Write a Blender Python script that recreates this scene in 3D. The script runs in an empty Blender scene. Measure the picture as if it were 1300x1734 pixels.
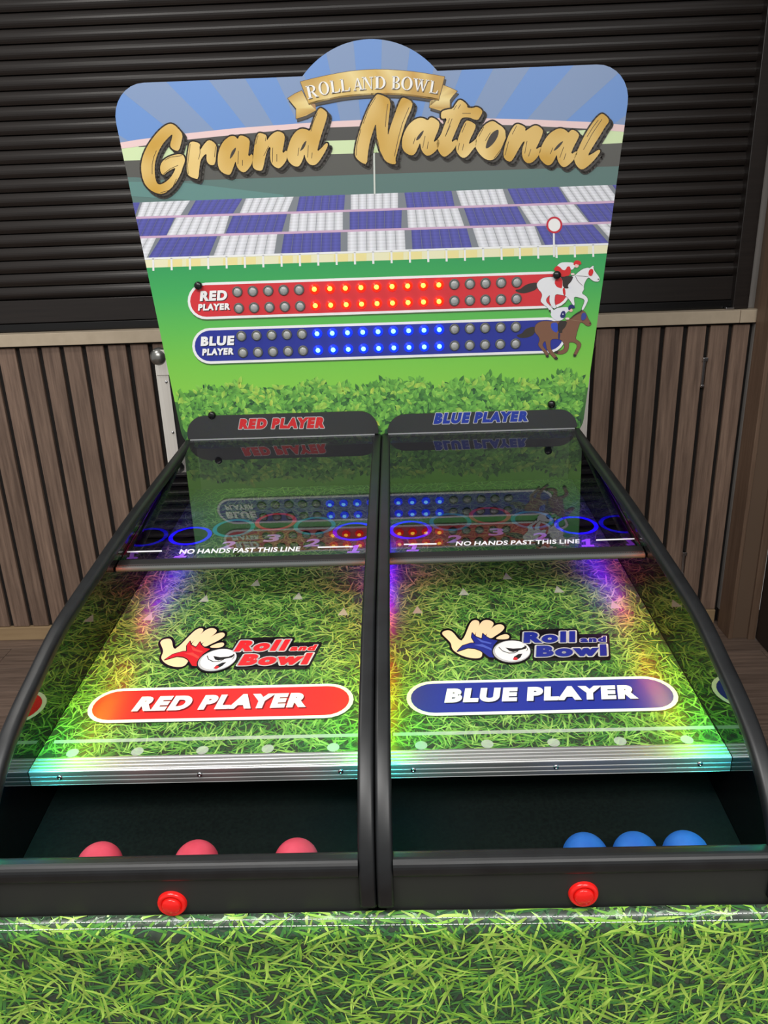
import bpy, bmesh, math, random
import numpy as np
from mathutils import Vector, Matrix
from mathutils.geometry import tessellate_polygon

random.seed(7)
rng = np.random.default_rng(11)
SC = bpy.context.scene
COL = SC.collection

# ------------------------------------------------------------------ camera
CAM = (0.0413, -1.8562, 1.4939)
YAW, PITCH, ROLL, FPX = -0.0227, 0.3501, -0.0360, 1319.1
IW, IH = 1300.0, 1734.0


def cam_basis():
    cy, sy, cp, sp = math.cos(YAW), math.sin(YAW), math.cos(PITCH), math.sin(PITCH)
    f = Vector((sy * cp, cy * cp, -sp))
    r = Vector((cy, -sy, 0))
    u = r.cross(f)
    c, s = math.cos(ROLL), math.sin(ROLL)
    return c * r + s * u, -s * r + c * u, f


CR, CU, CF = cam_basis()
cd = bpy.data.cameras.new('camera')
cd.sensor_fit = 'VERTICAL'
cd.sensor_height = 24.0
cd.lens = FPX / IH * 24.0
cd.clip_start = 0.02
co = bpy.data.objects.new('camera', cd)
COL.objects.link(co)
co.matrix_world = Matrix(((CR.x, CU.x, -CF.x, CAM[0]), (CR.y, CU.y, -CF.y, CAM[1]),
                          (CR.z, CU.z, -CF.z, CAM[2]), (0, 0, 0, 1)))
SC.camera = co

# ------------------------------------------------------------------ world, lights, exposure
w = bpy.data.worlds.new('room_ambient')
SC.world = w
w.use_nodes = True
w.node_tree.nodes['Background'].inputs[0].default_value = (1.0, 0.985, 0.97, 1)
w.node_tree.nodes['Background'].inputs[1].default_value = 0.42


def area(name, loc, target, size, size_y, power, color=(1, 1, 1)):
    d = bpy.data.lights.new(name, 'AREA')
    d.shape = 'RECTANGLE'
    d.size, d.size_y, d.energy, d.color = size, size_y, power, color
    o = bpy.data.objects.new(name, d)
    COL.objects.link(o)
    o.location = loc
    o.rotation_euler = (Vector(target) - Vector(loc)).to_track_quat('-Z', 'Y').to_euler()
    return o


area('ceiling_light_panel', (-0.7, -1.9, 2.75), (-0.7, -1.7, 0), 1.2, 0.6, 42, (1, 0.98, 0.95))
area('ceiling_light_panel', (0.9, -2.6, 2.75), (0.9, -2.2, 0), 1.2, 0.6, 42, (1, 0.98, 0.95))
area('ceiling_light_panel', (-1.2, -0.4, 2.75), (-1.2, -0.4, 0), 0.3, 0.3, 10, (1, 0.96, 0.9))
SC.view_settings.view_transform = 'Standard'
SC.view_settings.look = 'None'
SC.view_settings.exposure = 0.0
SC.view_settings.gamma = 1.0
SC.view_settings.use_curve_mapping = False

# ------------------------------------------------------------------ measured geometry (metres)
GB, GS, YGF = 1.0211, 0.1384, -0.5823          # glass plane: z = GB + GS*y, front edge y
LEAN = 0.018                                    # backboard leans back
YS, ZS, YT, ZT, FS = -0.9953, 0.8205, -0.9704, 0.8229, 0.0696   # strip edge, playfield plane
W = 0.47                                        # outer inner-wall face
WI = 0.0100                                     # inner wall face beside the divider
YWALL = 0.872


def field_z(y):
    return ZT + FS * (y - YT)


def pray(x, y):
    return Vector(CAM), CF + CR * ((x - IW / 2) / FPX) - CU * ((y - IH / 2) / FPX)


class Frame:
    """A flat surface: origin, axes u, v and normal n. px() measures photo points on it."""
    def __init__(s, o, u, v):
        s.o, s.u, s.v = Vector(o), Vector(u).normalized(), Vector(v).normalized()
        s.n = s.u.cross(s.v).normalized()

    def px(s, x, y):
        o, d = pray(x, y)
        t = (s.o - o).dot(s.n) / d.dot(s.n)
        p = o + t * d - s.o
        return (p.dot(s.u), p.dot(s.v))

    def at(s, u, v, h=0.0):
        return s.o + s.u * u + s.v * v + s.n * h


BOARD = Frame((0, 0, GB), (1, 0, 0), (0, math.sin(LEAN), math.cos(LEAN)))
FIELD = Frame((0, YT, ZT), (1, 0, 0), (0, 1, FS))
GLASS = Frame((0, 0, GB), (1, 0, 0), (0, 1, GS))


# ------------------------------------------------------------------ colour, materials
def lin(c):
    return tuple(((v / 255) / 12.92 if v / 255 <= 0.04045 else (((v / 255) + 0.055) / 1.055) ** 2.4) for v in c[:3])


MATS = {}


def mat(name, rgb=(128, 128, 128), rough=0.5, metal=0.0, spec=0.5, ior=None, emit=None, estr=0.0, coat=0.0):
    if name in MATS:
        return MATS[name]
    m = bpy.data.materials.new(name)
    m.use_nodes = True
    b = m.node_tree.nodes['Principled BSDF']
    b.inputs['Base Color'].default_value = (*lin(rgb), 1)
    b.inputs['Roughness'].default_value = rough
    b.inputs['Metallic'].default_value = metal
    b.inputs['Specular IOR Level'].default_value = spec
    if ior:
        b.inputs['IOR'].default_value = ior
    if coat:
        b.inputs['Coat Weight'].default_value = coat
        b.inputs['Coat Roughness'].default_value = 0.08
    if emit:
        b.inputs['Emission Color'].default_value = (*lin(emit), 1)
        b.inputs['Emission Strength'].default_value = estr
    MATS[name] = m
    return m


def noise_mat(name, c1, c2, scale=(1, 1, 1), nscale=8, rough=0.5, metal=0.0, bump=0.0, detail=4, spec=0.5, rvar=0.0, lo=0.3, hi=0.7):
    m = mat(name, c1, rough, metal, spec)
    nt = m.node_tree
    b = nt.nodes['Principled BSDF']
    tc = nt.nodes.new('ShaderNodeTexCoord')
    mp = nt.nodes.new('ShaderNodeMapping')
    mp.inputs['Scale'].default_value = scale
    no = nt.nodes.new('ShaderNodeTexNoise')
    no.inputs['Scale'].default_value = nscale
    no.inputs['Detail'].default_value = detail
    rp = nt.nodes.new('ShaderNodeValToRGB')
    rp.color_ramp.elements[0].position = lo
    rp.color_ramp.elements[1].position = hi
    rp.color_ramp.elements[0].color = (*lin(c1), 1)
    rp.color_ramp.elements[1].color = (*lin(c2), 1)
    nt.links.new(tc.outputs['Object'], mp.inputs[0])
    nt.links.new(mp.outputs[0], no.inputs['Vector'])
    nt.links.new(no.outputs['Fac'], rp.inputs[0])
    nt.links.new(rp.outputs[0], b.inputs['Base Color'])
    if bump:
        bp = nt.nodes.new('ShaderNodeBump')
        bp.inputs['Strength'].default_value = bump
        bp.inputs['Distance'].default_value = 0.002
        nt.links.new(no.outputs['Fac'], bp.inputs['Height'])
        nt.links.new(bp.outputs[0], b.inputs['Normal'])
    return m


def wood_mat(name, c1, c2, axis, rough=0.5, rnd=True):
    """Wood grain stretched along one axis; each piece gets its own shift and tone."""
    m = mat(name, c1, rough)
    nt = m.node_tree
    b = nt.nodes['Principled BSDF']
    tc = nt.nodes.new('ShaderNodeTexCoord')
    oi = nt.nodes.new('ShaderNodeObjectInfo')
    ad = nt.nodes.new('ShaderNodeVectorMath')
    ad.operation = 'MULTIPLY_ADD'
    ad.inputs[1].default_value = (1, 1, 1)
    cm = nt.nodes.new('ShaderNodeCombineXYZ')
    ml = nt.nodes.new('ShaderNodeMath')
    ml.operation = 'MULTIPLY'
    ml.inputs[1].default_value = 37.0
    nt.links.new(oi.outputs['Random'], ml.inputs[0])
    for i in range(3):
        nt.links.new(ml.outputs[0], cm.inputs[i])
    nt.links.new(tc.outputs['Object'], ad.inputs[0])
    nt.links.new(cm.outputs[0], ad.inputs[2])
    mp = nt.nodes.new('ShaderNodeMapping')
    s = [26.0, 26.0, 26.0]
    s[axis] = 1.3
    mp.inputs['Scale'].default_value = s
    nt.links.new(ad.outputs[0], mp.inputs[0])
    no = nt.nodes.new('ShaderNodeTexNoise')
    no.inputs['Scale'].default_value = 3.0
    no.inputs['Detail'].default_value = 6
    no.inputs['Roughness'].default_value = 0.65
    nt.links.new(mp.outputs[0], no.inputs['Vector'])
    rp = nt.nodes.new('ShaderNodeValToRGB')
    rp.color_ramp.elements[0].position = 0.33
    rp.color_ramp.elements[1].position = 0.68
    rp.color_ramp.elements[0].color = (*lin(c1), 1)
    rp.color_ramp.elements[1].color = (*lin(c2), 1)
    nt.links.new(no.outputs['Fac'], rp.inputs[0])
    hs = nt.nodes.new('ShaderNodeHueSaturation')
    mr = nt.nodes.new('ShaderNodeMapRange')
    mr.inputs[3].default_value = 0.86
    mr.inputs[4].default_value = 1.14
    nt.links.new(oi.outputs['Random'], mr.inputs[0])
    nt.links.new(mr.outputs[0], hs.inputs['Value'])
    nt.links.new(rp.outputs[0], hs.inputs['Color'])
    nt.links.new(hs.outputs[0], b.inputs['Base Color'])
    bp = nt.nodes.new('ShaderNodeBump')
    bp.inputs['Strength'].default_value = 0.15
    bp.inputs['Distance'].default_value = 0.001
    nt.links.new(no.outputs['Fac'], bp.inputs['Height'])
    nt.links.new(bp.outputs[0], b.inputs['Normal'])
    return m


def print_mat(name, rough, coat=0.0, alpha=1.0):
    m = mat(name, (255, 255, 255), rough, coat=coat)
    nt = m.node_tree
    at = nt.nodes.new('ShaderNodeAttribute')
    at.attribute_name = 'ink'
    b = nt.nodes['Principled BSDF']
    nt.links.new(at.outputs['Color'], b.inputs['Base Color'])
    b.inputs['Alpha'].default_value = alpha
    return m


def led_strip_mat():
    m = mat('led_strip_light', (20, 20, 20), 0.4)
    nt = m.node_tree
    at = nt.nodes.new('ShaderNodeAttribute')
    at.attribute_name = 'ink'
    b = nt.nodes['Principled BSDF']
    nt.links.new(at.outputs['Color'], b.inputs['Emission Color'])
    b.inputs['Emission Strength'].default_value = 110.0
    return m


def glass_mat():
    m = bpy.data.materials.new('clear_glass')
    m.use_nodes = True
    nt = m.node_tree
    nt.nodes.remove(nt.nodes['Principled BSDF'])
    out = nt.nodes['Material Output']
    tr = nt.nodes.new('ShaderNodeBsdfTransparent')
    tr.inputs[0].default_value = (0.95, 0.97, 0.955, 1)
    gl = nt.nodes.new('ShaderNodeBsdfGlossy')
    gl.inputs['Roughness'].default_value = 0.0
    fr = nt.nodes.new('ShaderNodeFresnel')
    fr.inputs['IOR'].default_value = 1.95
    mx = nt.nodes.new('ShaderNodeMixShader')
    nt.links.new(fr.outputs[0], mx.inputs[0])
    nt.links.new(tr.outputs[0], mx.inputs[1])
    nt.links.new(gl.outputs[0], mx.inputs[2])
    nt.links.new(mx.outputs[0], out.inputs[0])
    return m


M_RUBBER = noise_mat('black_rubber_trim', (17, 18, 20), (26, 28, 30), nscale=30, rough=0.42, bump=0.05)
M_BLACK = mat('black_painted_panel', (36, 38, 36), 0.55)
M_BODY = mat('black_body_panel', (20, 20, 21), 0.6)
M_MIRROR = mat('gloss_black_acrylic', (6, 6, 7), 0.03, ior=1.75)
M_CARPET = noise_mat('dark_green_felt', (8, 13, 12), (15, 23, 20), nscale=220, rough=0.95, bump=0.4, spec=0.1)
M_ALU = noise_mat('brushed_aluminium', (176, 176, 175), (196, 196, 195), (1, 60, 60), 8, 0.42, 0.9)
M_STEEL = mat('bright_steel', (205, 205, 208), 0.18, 1.0)
M_GLASS = glass_mat()
M_CLEAR = bpy.data.materials.new('clear_glass_edge')
M_CLEAR.use_nodes = True
_nt = M_CLEAR.node_tree
_nt.nodes.remove(_nt.nodes['Principled BSDF'])
_tr = _nt.nodes.new('ShaderNodeBsdfTransparent')
_tr.inputs[0].default_value = (0.98, 0.99, 0.985, 1)
_nt.links.new(_tr.outputs[0], _nt.nodes['Material Output'].inputs[0])
M_PRINT = print_mat('printed_board_vinyl', 0.38)
M_FPRINT = print_mat('printed_field_vinyl', 0.30)
M_SPRINT = print_mat('printed_skirt_vinyl', 0.30, coat=0.25)
M_FAINT = print_mat('faint_white_ink', 0.35, alpha=0.42)
M_LEDS = led_strip_mat()
M_KNOB = mat('black_plastic', (14, 14, 15), 0.25)
M_BUTTON = mat('red_button_plastic', (228, 30, 26), 0.22, emit=(235, 30, 25), estr=0.12)
M_GOLD = noise_mat('gold_ink', (204, 160, 62), (238, 208, 136), nscale=9, rough=0.4, detail=1, lo=0.35, hi=0.66)
M_HOLE = mat('black_hole_cup', (8, 8, 9), 0.5)

# ------------------------------------------------------------------ object helpers
WORLD = {}


def put(o, parent=None):
    COL.objects.link(o)
    if parent is not None:
        o.parent = parent
        o.matrix_parent_inverse = WORLD[parent.name].inverted()
    WORLD[o.name] = Matrix.Translation(o.location) @ o.rotation_euler.to_matrix().to_4x4()
    return o


def tag(o, label=None, cat=None, group=None, kind=None):
    if label:
        o['label'] = label
    if cat:
        o['category'] = cat
    if group:
        o['group'] = group
    if kind:
        o['kind'] = kind
    return o


def empty(name, loc):
    o = bpy.data.objects.new(name, None)
    o.location = loc
    o.empty_display_size = 0.05
    return put(o)


def link(name, mesh, m, parent=None, loc=(0, 0, 0), smooth=False, rot=(0, 0, 0)):
    if m is not None and not mesh.materials:
        for k in (m if isinstance(m, (list, tuple)) else [m]):
            mesh.materials.append(k)
    if smooth:
        mesh.polygons.foreach_set('use_smooth', [True] * len(mesh.polygons))
    o = bpy.data.objects.new(name, mesh)
    o.location = loc
    o.rotation_euler = rot
    return put(o, parent)


def bm_mesh(bm, name='mesh'):
    bmesh.ops.recalc_face_normals(bm, faces=bm.faces)
    me = bpy.data.meshes.new(name)
    bm.to_mesh(me)
    bm.free()
    return me


def raw_mesh(verts, faces):
    me = bpy.data.meshes.new('mesh')
    me.from_pydata([tuple(v) for v in verts], [], faces)
    me.update()
    return me


def box_mesh(a, b, bev=0.0, seg=2):
    bm = bmesh.new()
    bmesh.ops.create_cube(bm, size=1)
    for v in bm.verts:
        for i in range(3):
            v.co[i] = a[i] if v.co[i] < 0 else b[i]
    if bev:
        bmesh.ops.bevel(bm, geom=bm.edges[:], offset=bev, segments=seg, affect='EDGES', profile=0.5)
    return bm_mesh(bm)


def prism_x(prof, x0, x1):
    """Closed (y, z) profile extruded along x."""
    n = len(prof)
    v = [(x0, y, z) for y, z in prof] + [(x1, y, z) for y, z in prof]
    f = [(i, (i + 1) % n, n + (i + 1) % n, n + i) for i in range(n)]
    for t in tessellate_polygon([[Vector((y, z, 0)) for y, z in prof]]):
        f.append(tuple(t))
        f.append(tuple(n + i for i in reversed(t)))
    bm = bmesh.new()
    bv = [bm.verts.new(p) for p in v]
    for q in f:
        try:
            bm.faces.new([bv[i] for i in q])
        except ValueError:
            pass
    return bm_mesh(bm)


def lathe_mesh(prof, n=24, axis='Z', mats=None):
    """Profile of (r, h) rings revolved round an axis. mats: material index per ring segment."""
    bm = bmesh.new()
    rings = []
    for r, h in prof:
        if r < 1e-7:
            rings.append([bm.verts.new((0, 0, h))])
        else:
            rings.append([bm.verts.new((r * math.cos(2 * math.pi * k / n), r * math.sin(2 * math.pi * k / n), h)) for k in range(n)])
    for i in range(len(rings) - 1):
        a, b = rings[i], rings[i + 1]
        for k in range(n):
            k2 = (k + 1) % n
            if len(a) == 1 and len(b) == 1:
                continue
            if len(a) == 1:
                fc = bm.faces.new([a[0], b[k], b[k2]])
            elif len(b) == 1:
                fc = bm.faces.new([a[k], a[k2], b[0]])
            else:
                fc = bm.faces.new([a[k], a[k2], b[k2], b[k]])
            if mats:
                fc.material_index = mats[i]
    me = bm_mesh(bm)
    return me


def sweep_mesh(path, sect):
    """Section list (dx, dn) swept along a (y, z) path in an x-const plane; dn along path normal."""
    n = len(sect)
    vs, fs = [], []
    for i, (y, z) in enumerate(path):
        a = path[max(i - 1, 0)]
        b = path[min(i + 1, len(path) - 1)]
        t = Vector((b[0] - a[0], b[1] - a[1])).normalized()
        nr = Vector((t.y, -t.x))
        for dx, dn in sect:
            vs.append((dx, y + nr.x * dn, z + nr.y * dn))
    for i in range(len(path) - 1):
        for k in range(n):
            k2 = (k + 1) % n
            fs.append((i * n + k, i * n + k2, (i + 1) * n + k2, (i + 1) * n + k))
    fs.append(tuple(range(n)))
    fs.append(tuple((len(path) - 1) * n + k for k in reversed(range(n))))
    me = raw_mesh(vs, fs)
    bm = bmesh.new()
    bm.from_mesh(me)
    bmesh.ops.recalc_face_normals(bm, faces=bm.faces)
    bm.to_mesh(me)
    bm.free()
    return me


def rrect(w, h, r, n=5, cx=0, cy=0):
    pts = []
    for sx, sy, a0 in ((1, 1, 0), (-1, 1, 90), (-1, -1, 180), (1, -1, 270)):
        for k in range(n + 1):
            a = math.radians(a0 + 90 * k / n)
            pts.append((cx + sx * (w / 2 - r) + r * math.cos(a), cy + sy * (h / 2 - r) + r * math.sin(a)))
    return pts


# ------------------------------------------------------------------ 2-D print tools
def clip_convex(pts, poly):
    """Sutherland-Hodgman; pts are tuples whose first two entries are coordinates."""
    out = list(pts)
    m = len(poly)
    for i in range(m):
        ax, ay = poly[i]
        bx, by = poly[(i + 1) % m]
        src, out = out, []
        if not src:
            break
        def side(p):
            return (bx - ax) * (p[1] - ay) - (by - ay) * (p[0] - ax)
        for j in range(len(src)):
            p, q = src[j], src[(j + 1) % len(src)]
            sp, sq = side(p), side(q)
            if sp >= 0:
                out.append(p)
            if (sp > 0 > sq) or (sp < 0 < sq):
                t = sp / (sp - sq)
                out.append(tuple(a + (b - a) * t for a, b in zip(p, q)))
    return out


def chaikin(pts, it=2):
    for _ in range(it):
        out = []
        for i in range(len(pts)):
            a, b = pts[i], pts[(i + 1) % len(pts)]
            out.append((a[0] * .75 + b[0] * .25, a[1] * .75 + b[1] * .25))
            out.append((a[0] * .25 + b[0] * .75, a[1] * .25 + b[1] * .75))
        pts = out
    return pts


def disc(cx, cy, rx, ry=None, n=20):
    ry = rx if ry is None else ry
    return [(cx + rx * math.cos(2 * math.pi * k / n), cy + ry * math.sin(2 * math.pi * k / n)) for k in range(n)]


def capsule(x0, y0, x1, y1, r, n=12):
    a = math.atan2(y1 - y0, x1 - x0)
    p = [(x1 + r * math.cos(a - math.pi / 2 + math.pi * k / n), y1 + r * math.sin(a - math.pi / 2 + math.pi * k / n)) for k in range(n + 1)]
    p += [(x0 + r * math.cos(a + math.pi / 2 + math.pi * k / n), y0 + r * math.sin(a + math.pi / 2 + math.pi * k / n)) for k in range(n + 1)]
    return p


LAYER = 0.00012


class Ink:
    """Flat coloured shapes laid on a Frame; every layer sits a hair above the last."""
    def __init__(s, frame, clip=None, photo=True, base=1):
        s.fr, s.clip, s.photo = frame, clip, photo
        s.v, s.f, s.c = [], [], []
        s.layer = base

    def up(s, n=1):
        s.layer += n
        return s

    def uv(s, pts):
        return [s.fr.px(*p) for p in pts] if s.photo else list(pts)

    def raw(s, uv, cols, tess):
        h = s.layer * LAYER
        if s.clip:
            q = clip_convex([(*p, *c) for p, c in zip(uv, cols)], s.clip)
            if len(q) < 3:
                return
            uv = [p[:2] for p in q]
            cols = [p[2:] for p in q]
        b = len(s.v)
        s.v += [tuple(s.fr.at(a, c, h)) for a, c in uv]
        s.c += cols
        if tess and len(uv) > 4:
            for t in tessellate_polygon([[Vector((a, c, 0)) for a, c in uv]]):
                s.f.append(tuple(b + i for i in t))
        else:
            s.f.append(tuple(range(b, b + len(uv))))

    def poly(s, pts, col, tess=True):
        uv = s.uv(pts)
        cols = [lin(c) for c in col] if isinstance(col, list) else [lin(col)] * len(pts)
        s.raw(uv, cols, tess)
        return s

    def fat(s, pts, r, col, shift=(0, 0)):
        """The shape grown by r: its fill, plus a thick band and round dots along its edge."""
        pts = [(p[0] + shift[0], p[1] + shift[1]) for p in pts]
        s.poly(pts, col)
        for i in range(len(pts)):
            a, b = pts[i], pts[(i + 1) % len(pts)]
            d = math.hypot(b[0] - a[0], b[1] - a[1])
            if d < 1e-9:
                continue
            nx, ny = -(b[1] - a[1]) / d * r, (b[0] - a[0]) / d * r
            s.poly([(a[0] + nx, a[1] + ny), (b[0] + nx, b[1] + ny), (b[0] - nx, b[1] - ny), (a[0] - nx, a[1] - ny)], col)
            s.poly(disc(a[0], a[1], r, n=8), col)
        return s

    def line(s, pts, wd, col):
        for a, b in zip(pts, pts[1:]):
            d = math.hypot(b[0] - a[0], b[1] - a[1]) or 1e-9
            nx, ny = -(b[1] - a[1]) / d * wd / 2, (b[0] - a[0]) / d * wd / 2
            s.poly([(a[0] + nx, a[1] + ny), (b[0] + nx, b[1] + ny), (b[0] - nx, b[1] - ny), (a[0] - nx, a[1] - ny)], col)
        return s

    def tris(s, pts, faces, col):
        """A ready triangle mesh (lettering)."""
        uv = s.uv(pts)
        h = s.layer * LAYER
        b = len(s.v)
        s.v += [tuple(s.fr.at(a, c, h)) for a, c in uv]
        s.c += [lin(col)] * len(uv)
        s.f += [tuple(b + i for i in f) for f in faces]
        return s

    def build(s, name, parent, m=None):
        me = raw_mesh(s.v, s.f)
        a = me.attributes.new('ink', 'FLOAT_COLOR', 'POINT')
        c = np.ones((len(s.v), 4), np.float32)
        c[:, :3] = np.array(s.c, np.float32)
        a.data.foreach_set('color', c.ravel())
        n = s.fr.n
        flip = [p.index for p in me.polygons if p.normal.dot(n) < 0]
        if flip:
            bm = bmesh.new()
            bm.from_mesh(me)
            bm.faces.ensure_lookup_table()
            bmesh.ops.reverse_faces(bm, faces=[bm.faces[i] for i in flip])
            bm.to_mesh(me)
            bm.free()
        return link(name, me, m or M_PRINT, parent)


_TXT = {}


def glyphs(text, off=0.0, space=1.0):
    """Outline letters as flat triangles: (points, faces)."""
    k = (text, off, space)
    if k not in _TXT:
        c = bpy.data.curves.new('letters', 'FONT')
        c.body, c.offset, c.space_character = text, off, space
        c.space_word = 0.72
        c.fill_mode = 'FRONT'
        c.resolution_u = 5
        o = bpy.data.objects.new('letters', c)
        COL.objects.link(o)
        dg = bpy.context.evaluated_depsgraph_get()
        me = o.evaluated_get(dg).to_mesh()
        p = [(v.co.x, v.co.y) for v in me.vertices]
        f = [tuple(q.vertices) for q in me.polygons]
        o.evaluated_get(dg).to_mesh_clear()
        bpy.data.objects.remove(o)
        bpy.data.curves.remove(c)
        _TXT[k] = (p, f)
    return _TXT[k]


def letter(ink, text, quad, col, bold=0.02, grow=0.0, space=1.0, shift=(0, 0)):
    """Lettering fitted to a quad (bl, br, tr, tl); grow thickens it for an outline."""
    p0, _ = glyphs(text, bold, space)
    xs, ys = [p[0] for p in p0], [p[1] for p in p0]
    x0, x1, y0, y1 = min(xs), max(xs), min(ys), max(ys)
    p, f = glyphs(text, bold, space)
    bl, br, tr, tl = quad
    for q in range(12 if grow else 1):
        gx, gy = (grow * math.cos(math.pi * q / 6), grow * math.sin(math.pi * q / 6))
        if not grow:
            gx = gy = 0.0
        out = []
        for x, y in p:
            a, b = (x + gx - x0) / (x1 - x0), (y + gy - y0) / (y1 - y0)
            out.append(tuple((bl[i] * (1 - a) + br[i] * a) * (1 - b) + (tl[i] * (1 - a) + tr[i] * a) * b + shift[i] for i in (0, 1)))
        ink.tris(out, f, col)


def blades(n, u0, u1, v0, v1, length, width, pal, keep=None, seed=1, bottom=0.0):
    """Many curved grass blades as flat shapes (printed picture of grass): arrays of uv, order, colour, faces."""
    r = np.random.default_rng(seed)
    px = r.uniform(u0, u1, n)
    py = r.uniform(v0, v1, n)
    th = r.uniform(0, 2 * np.pi, n)
    L = length * r.uniform(0.55, 1.3, n)
    wd = width * r.uniform(0.6, 1.25, n)
    bend = r.normal(0, 0.75, n)
    T = np.array([0, .3, .65, 1.0])
    ang = th[:, None] + bend[:, None] * T[None, :] * 0.8
    step = np.diff(T)
    cx = np.zeros((n, 4))
    cy = np.zeros((n, 4))
    for i in range(3):
        a = (ang[:, i] + ang[:, i + 1]) / 2
        cx[:, i + 1] = cx[:, i] + np.cos(a) * step[i] * L
        cy[:, i + 1] = cy[:, i] + np.sin(a) * step[i] * L
    cx += px[:, None]
    cy += py[:, None]
    hw = wd[:, None] / 2 * np.array([0.55, 1.0, 0.8, 0.0])[None, :]
    nx, ny = -np.sin(ang), np.cos(ang)
    V = np.zeros((n, 7, 2))
    for i in range(3):
        V[:, 2 * i, 0] = cx[:, i] + nx[:, i] * hw[:, i]
        V[:, 2 * i, 1] = cy[:, i] + ny[:, i] * hw[:, i]
        V[:, 2 * i + 1, 0] = cx[:, i] - nx[:, i] * hw[:, i]
        V[:, 2 * i + 1, 1] = cy[:, i] - ny[:, i] * hw[:, i]
    V[:, 6, 0] = cx[:, 3]
    V[:, 6, 1] = cy[:, 3]
    V[:, :, 0] = np.clip(V[:, :, 0], u0, u1)
    V[:, :, 1] = np.clip(V[:, :, 1], v0, v1)
    ok = np.ones(len(V), bool)
    if keep is not None:
        ok &= keep(V)
    V = V[ok]
    n = len(V)
    pal = np.array([lin(c) for c in pal])
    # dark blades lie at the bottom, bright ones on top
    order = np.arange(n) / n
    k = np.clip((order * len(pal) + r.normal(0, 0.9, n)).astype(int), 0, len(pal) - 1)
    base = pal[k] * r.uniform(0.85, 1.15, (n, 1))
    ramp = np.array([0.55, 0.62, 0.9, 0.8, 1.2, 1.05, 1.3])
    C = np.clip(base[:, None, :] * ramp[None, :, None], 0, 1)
    i0 = (np.arange(n) * 7)[:, None]
    quads = np.concatenate([i0 + np.array([[0, 1, 3, 2]]), i0 + np.array([[2, 3, 5, 4]])])
    tri = i0 + np.array([[4, 5, 6]])
    return V.reshape(-1, 2), np.repeat(order, 7), C.reshape(-1, 3), quads, tri


def sheet_mesh(P, C, quads, tri):
    me = bpy.data.meshes.new('mesh')
    me.vertices.add(len(P))
    me.vertices.foreach_set('co', np.asarray(P, np.float32).ravel())
    nl = quads.size + tri.size
    me.loops.add(nl)
    me.loops.foreach_set('vertex_index', np.concatenate([quads.ravel(), tri.ravel()]).astype(np.int32))
    nq, ntr = len(quads), len(tri)
    me.polygons.add(nq + ntr)
    me.polygons.foreach_set('loop_start', np.concatenate([np.arange(nq) * 4, nq * 4 + np.arange(ntr) * 3]).astype(np.int32))
    me.update(calc_edges=True)
    a = me.attributes.new('ink', 'FLOAT_COLOR', 'POINT')
    c = np.ones((len(P), 4), np.float32)
    c[:, :3] = C
    a.data.foreach_set('color', c.ravel())
    me.validate()
    return me


# ================================================================== ROOM
M_SLAT = wood_mat('walnut_slat', (106, 86, 74), (152, 127, 110), 2, 0.55)
M_FLOOR = wood_mat('grey_oak_floor', (92, 77, 68), (134, 114, 101), 0, 0.5)
M_WALLDARK = mat('black_felt_backing', (26, 22, 20), 0.9)
M_LEDGE = noise_mat('taupe_laminate', (196, 180, 156), (206, 190, 166), nscale=30, rough=0.45)
M_SKIRTING = noise_mat('tan_baseboard', (164, 138, 104), (178, 152, 116), (1, 1, 8), 6, 0.5)
M_SHUT = noise_mat('brown_black_shutter', (31, 26, 24), (40, 34, 31), (0.6, 20, 20), 6, 0.33)
M_PILLAR = wood_mat('brown_pillar_wood', (104, 82, 66), (128, 104, 86), 2, 0.5)
M_PILFLAT = mat('brown_painted_panel', (112, 92, 76), 0.5)
M_DOOR = mat('dark_brown_door', (50, 40, 36), 0.5)
M_GREYPAINT = mat('grey_conduit_paint', (146, 142, 138), 0.5)

floor = tag(link('floor', box_mesh((-3.6, -2.9, -0.03), (2.2, YWALL + 0.1, -0.004)), M_WALLDARK), kind='structure', label='grey brown wood plank floor')
row = 0
y = -2.8
plank_meshes = {}
while y < YWALL:
    x = -3.6 - (row * 0.43) % 1.2
    while x < 2.2:
        a, b = max(x, -3.6), min(x + 1.2, 2.2)
        if b - a > 0.05:
            d = min(y + 0.15, YWALL + 0.02) - y
            key = (round(b - a, 3), round(d, 3))
            if key not in plank_meshes:
                plank_meshes[key] = box_mesh((0.0008, 0.0008, -0.008), (b - a - 0.0008, d - 0.0008, 0), 0.0006, 1)
            link('plank', plank_meshes[key], M_FLOOR, floor, (a, y, 0))
        x += 1.2
    y += 0.15
    row += 1

# --- back wall with vertical slats
wall = tag(link('wall_back', box_mesh((-3.6, YWALL + 0.012, 0), (1.42, YWALL + 0.10, 1.16)), M_WALLDARK), kind='structure',
           label='counter front clad in vertical walnut slats under the shutter')
edges = [-3.6086 + 0.0777 * k for k in range(60)]
edges = [e for e in edges if e < 0.40] + [0.801 + 0.0777 * k for k in range(-5, 4)]
sl = box_mesh((0, 0, 0), (0.0615, 0.016, 1.084), 0.0015, 1)
sl2 = box_mesh((0, 0, 0), (0.0560, 0.016, 1.084), 0.0015, 1)
for e in edges:
    link('slat', sl, M_SLAT, wall, (e + 0.008, YWALL, 0.058))
for xa, ms in ((1.118, sl), (1.195, sl2)):
    link('slat', ms, M_SLAT, wall, (xa, YWALL, 0.058))
tag(link('baseboard_back', box_mesh((-3.6, YWALL - 0.006, 0), (1.252, YWALL + 0.02, 0.056), 0.002), M_SKIRTING), kind='structure',
    label='low tan baseboard under the slatted counter front')
conduit = link('conduit', box_mesh((1.262, YWALL - 0.012, 0.06), (1.277, YWALL + 0.012, 1.145), 0.003), M_GREYPAINT, wall)
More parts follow.
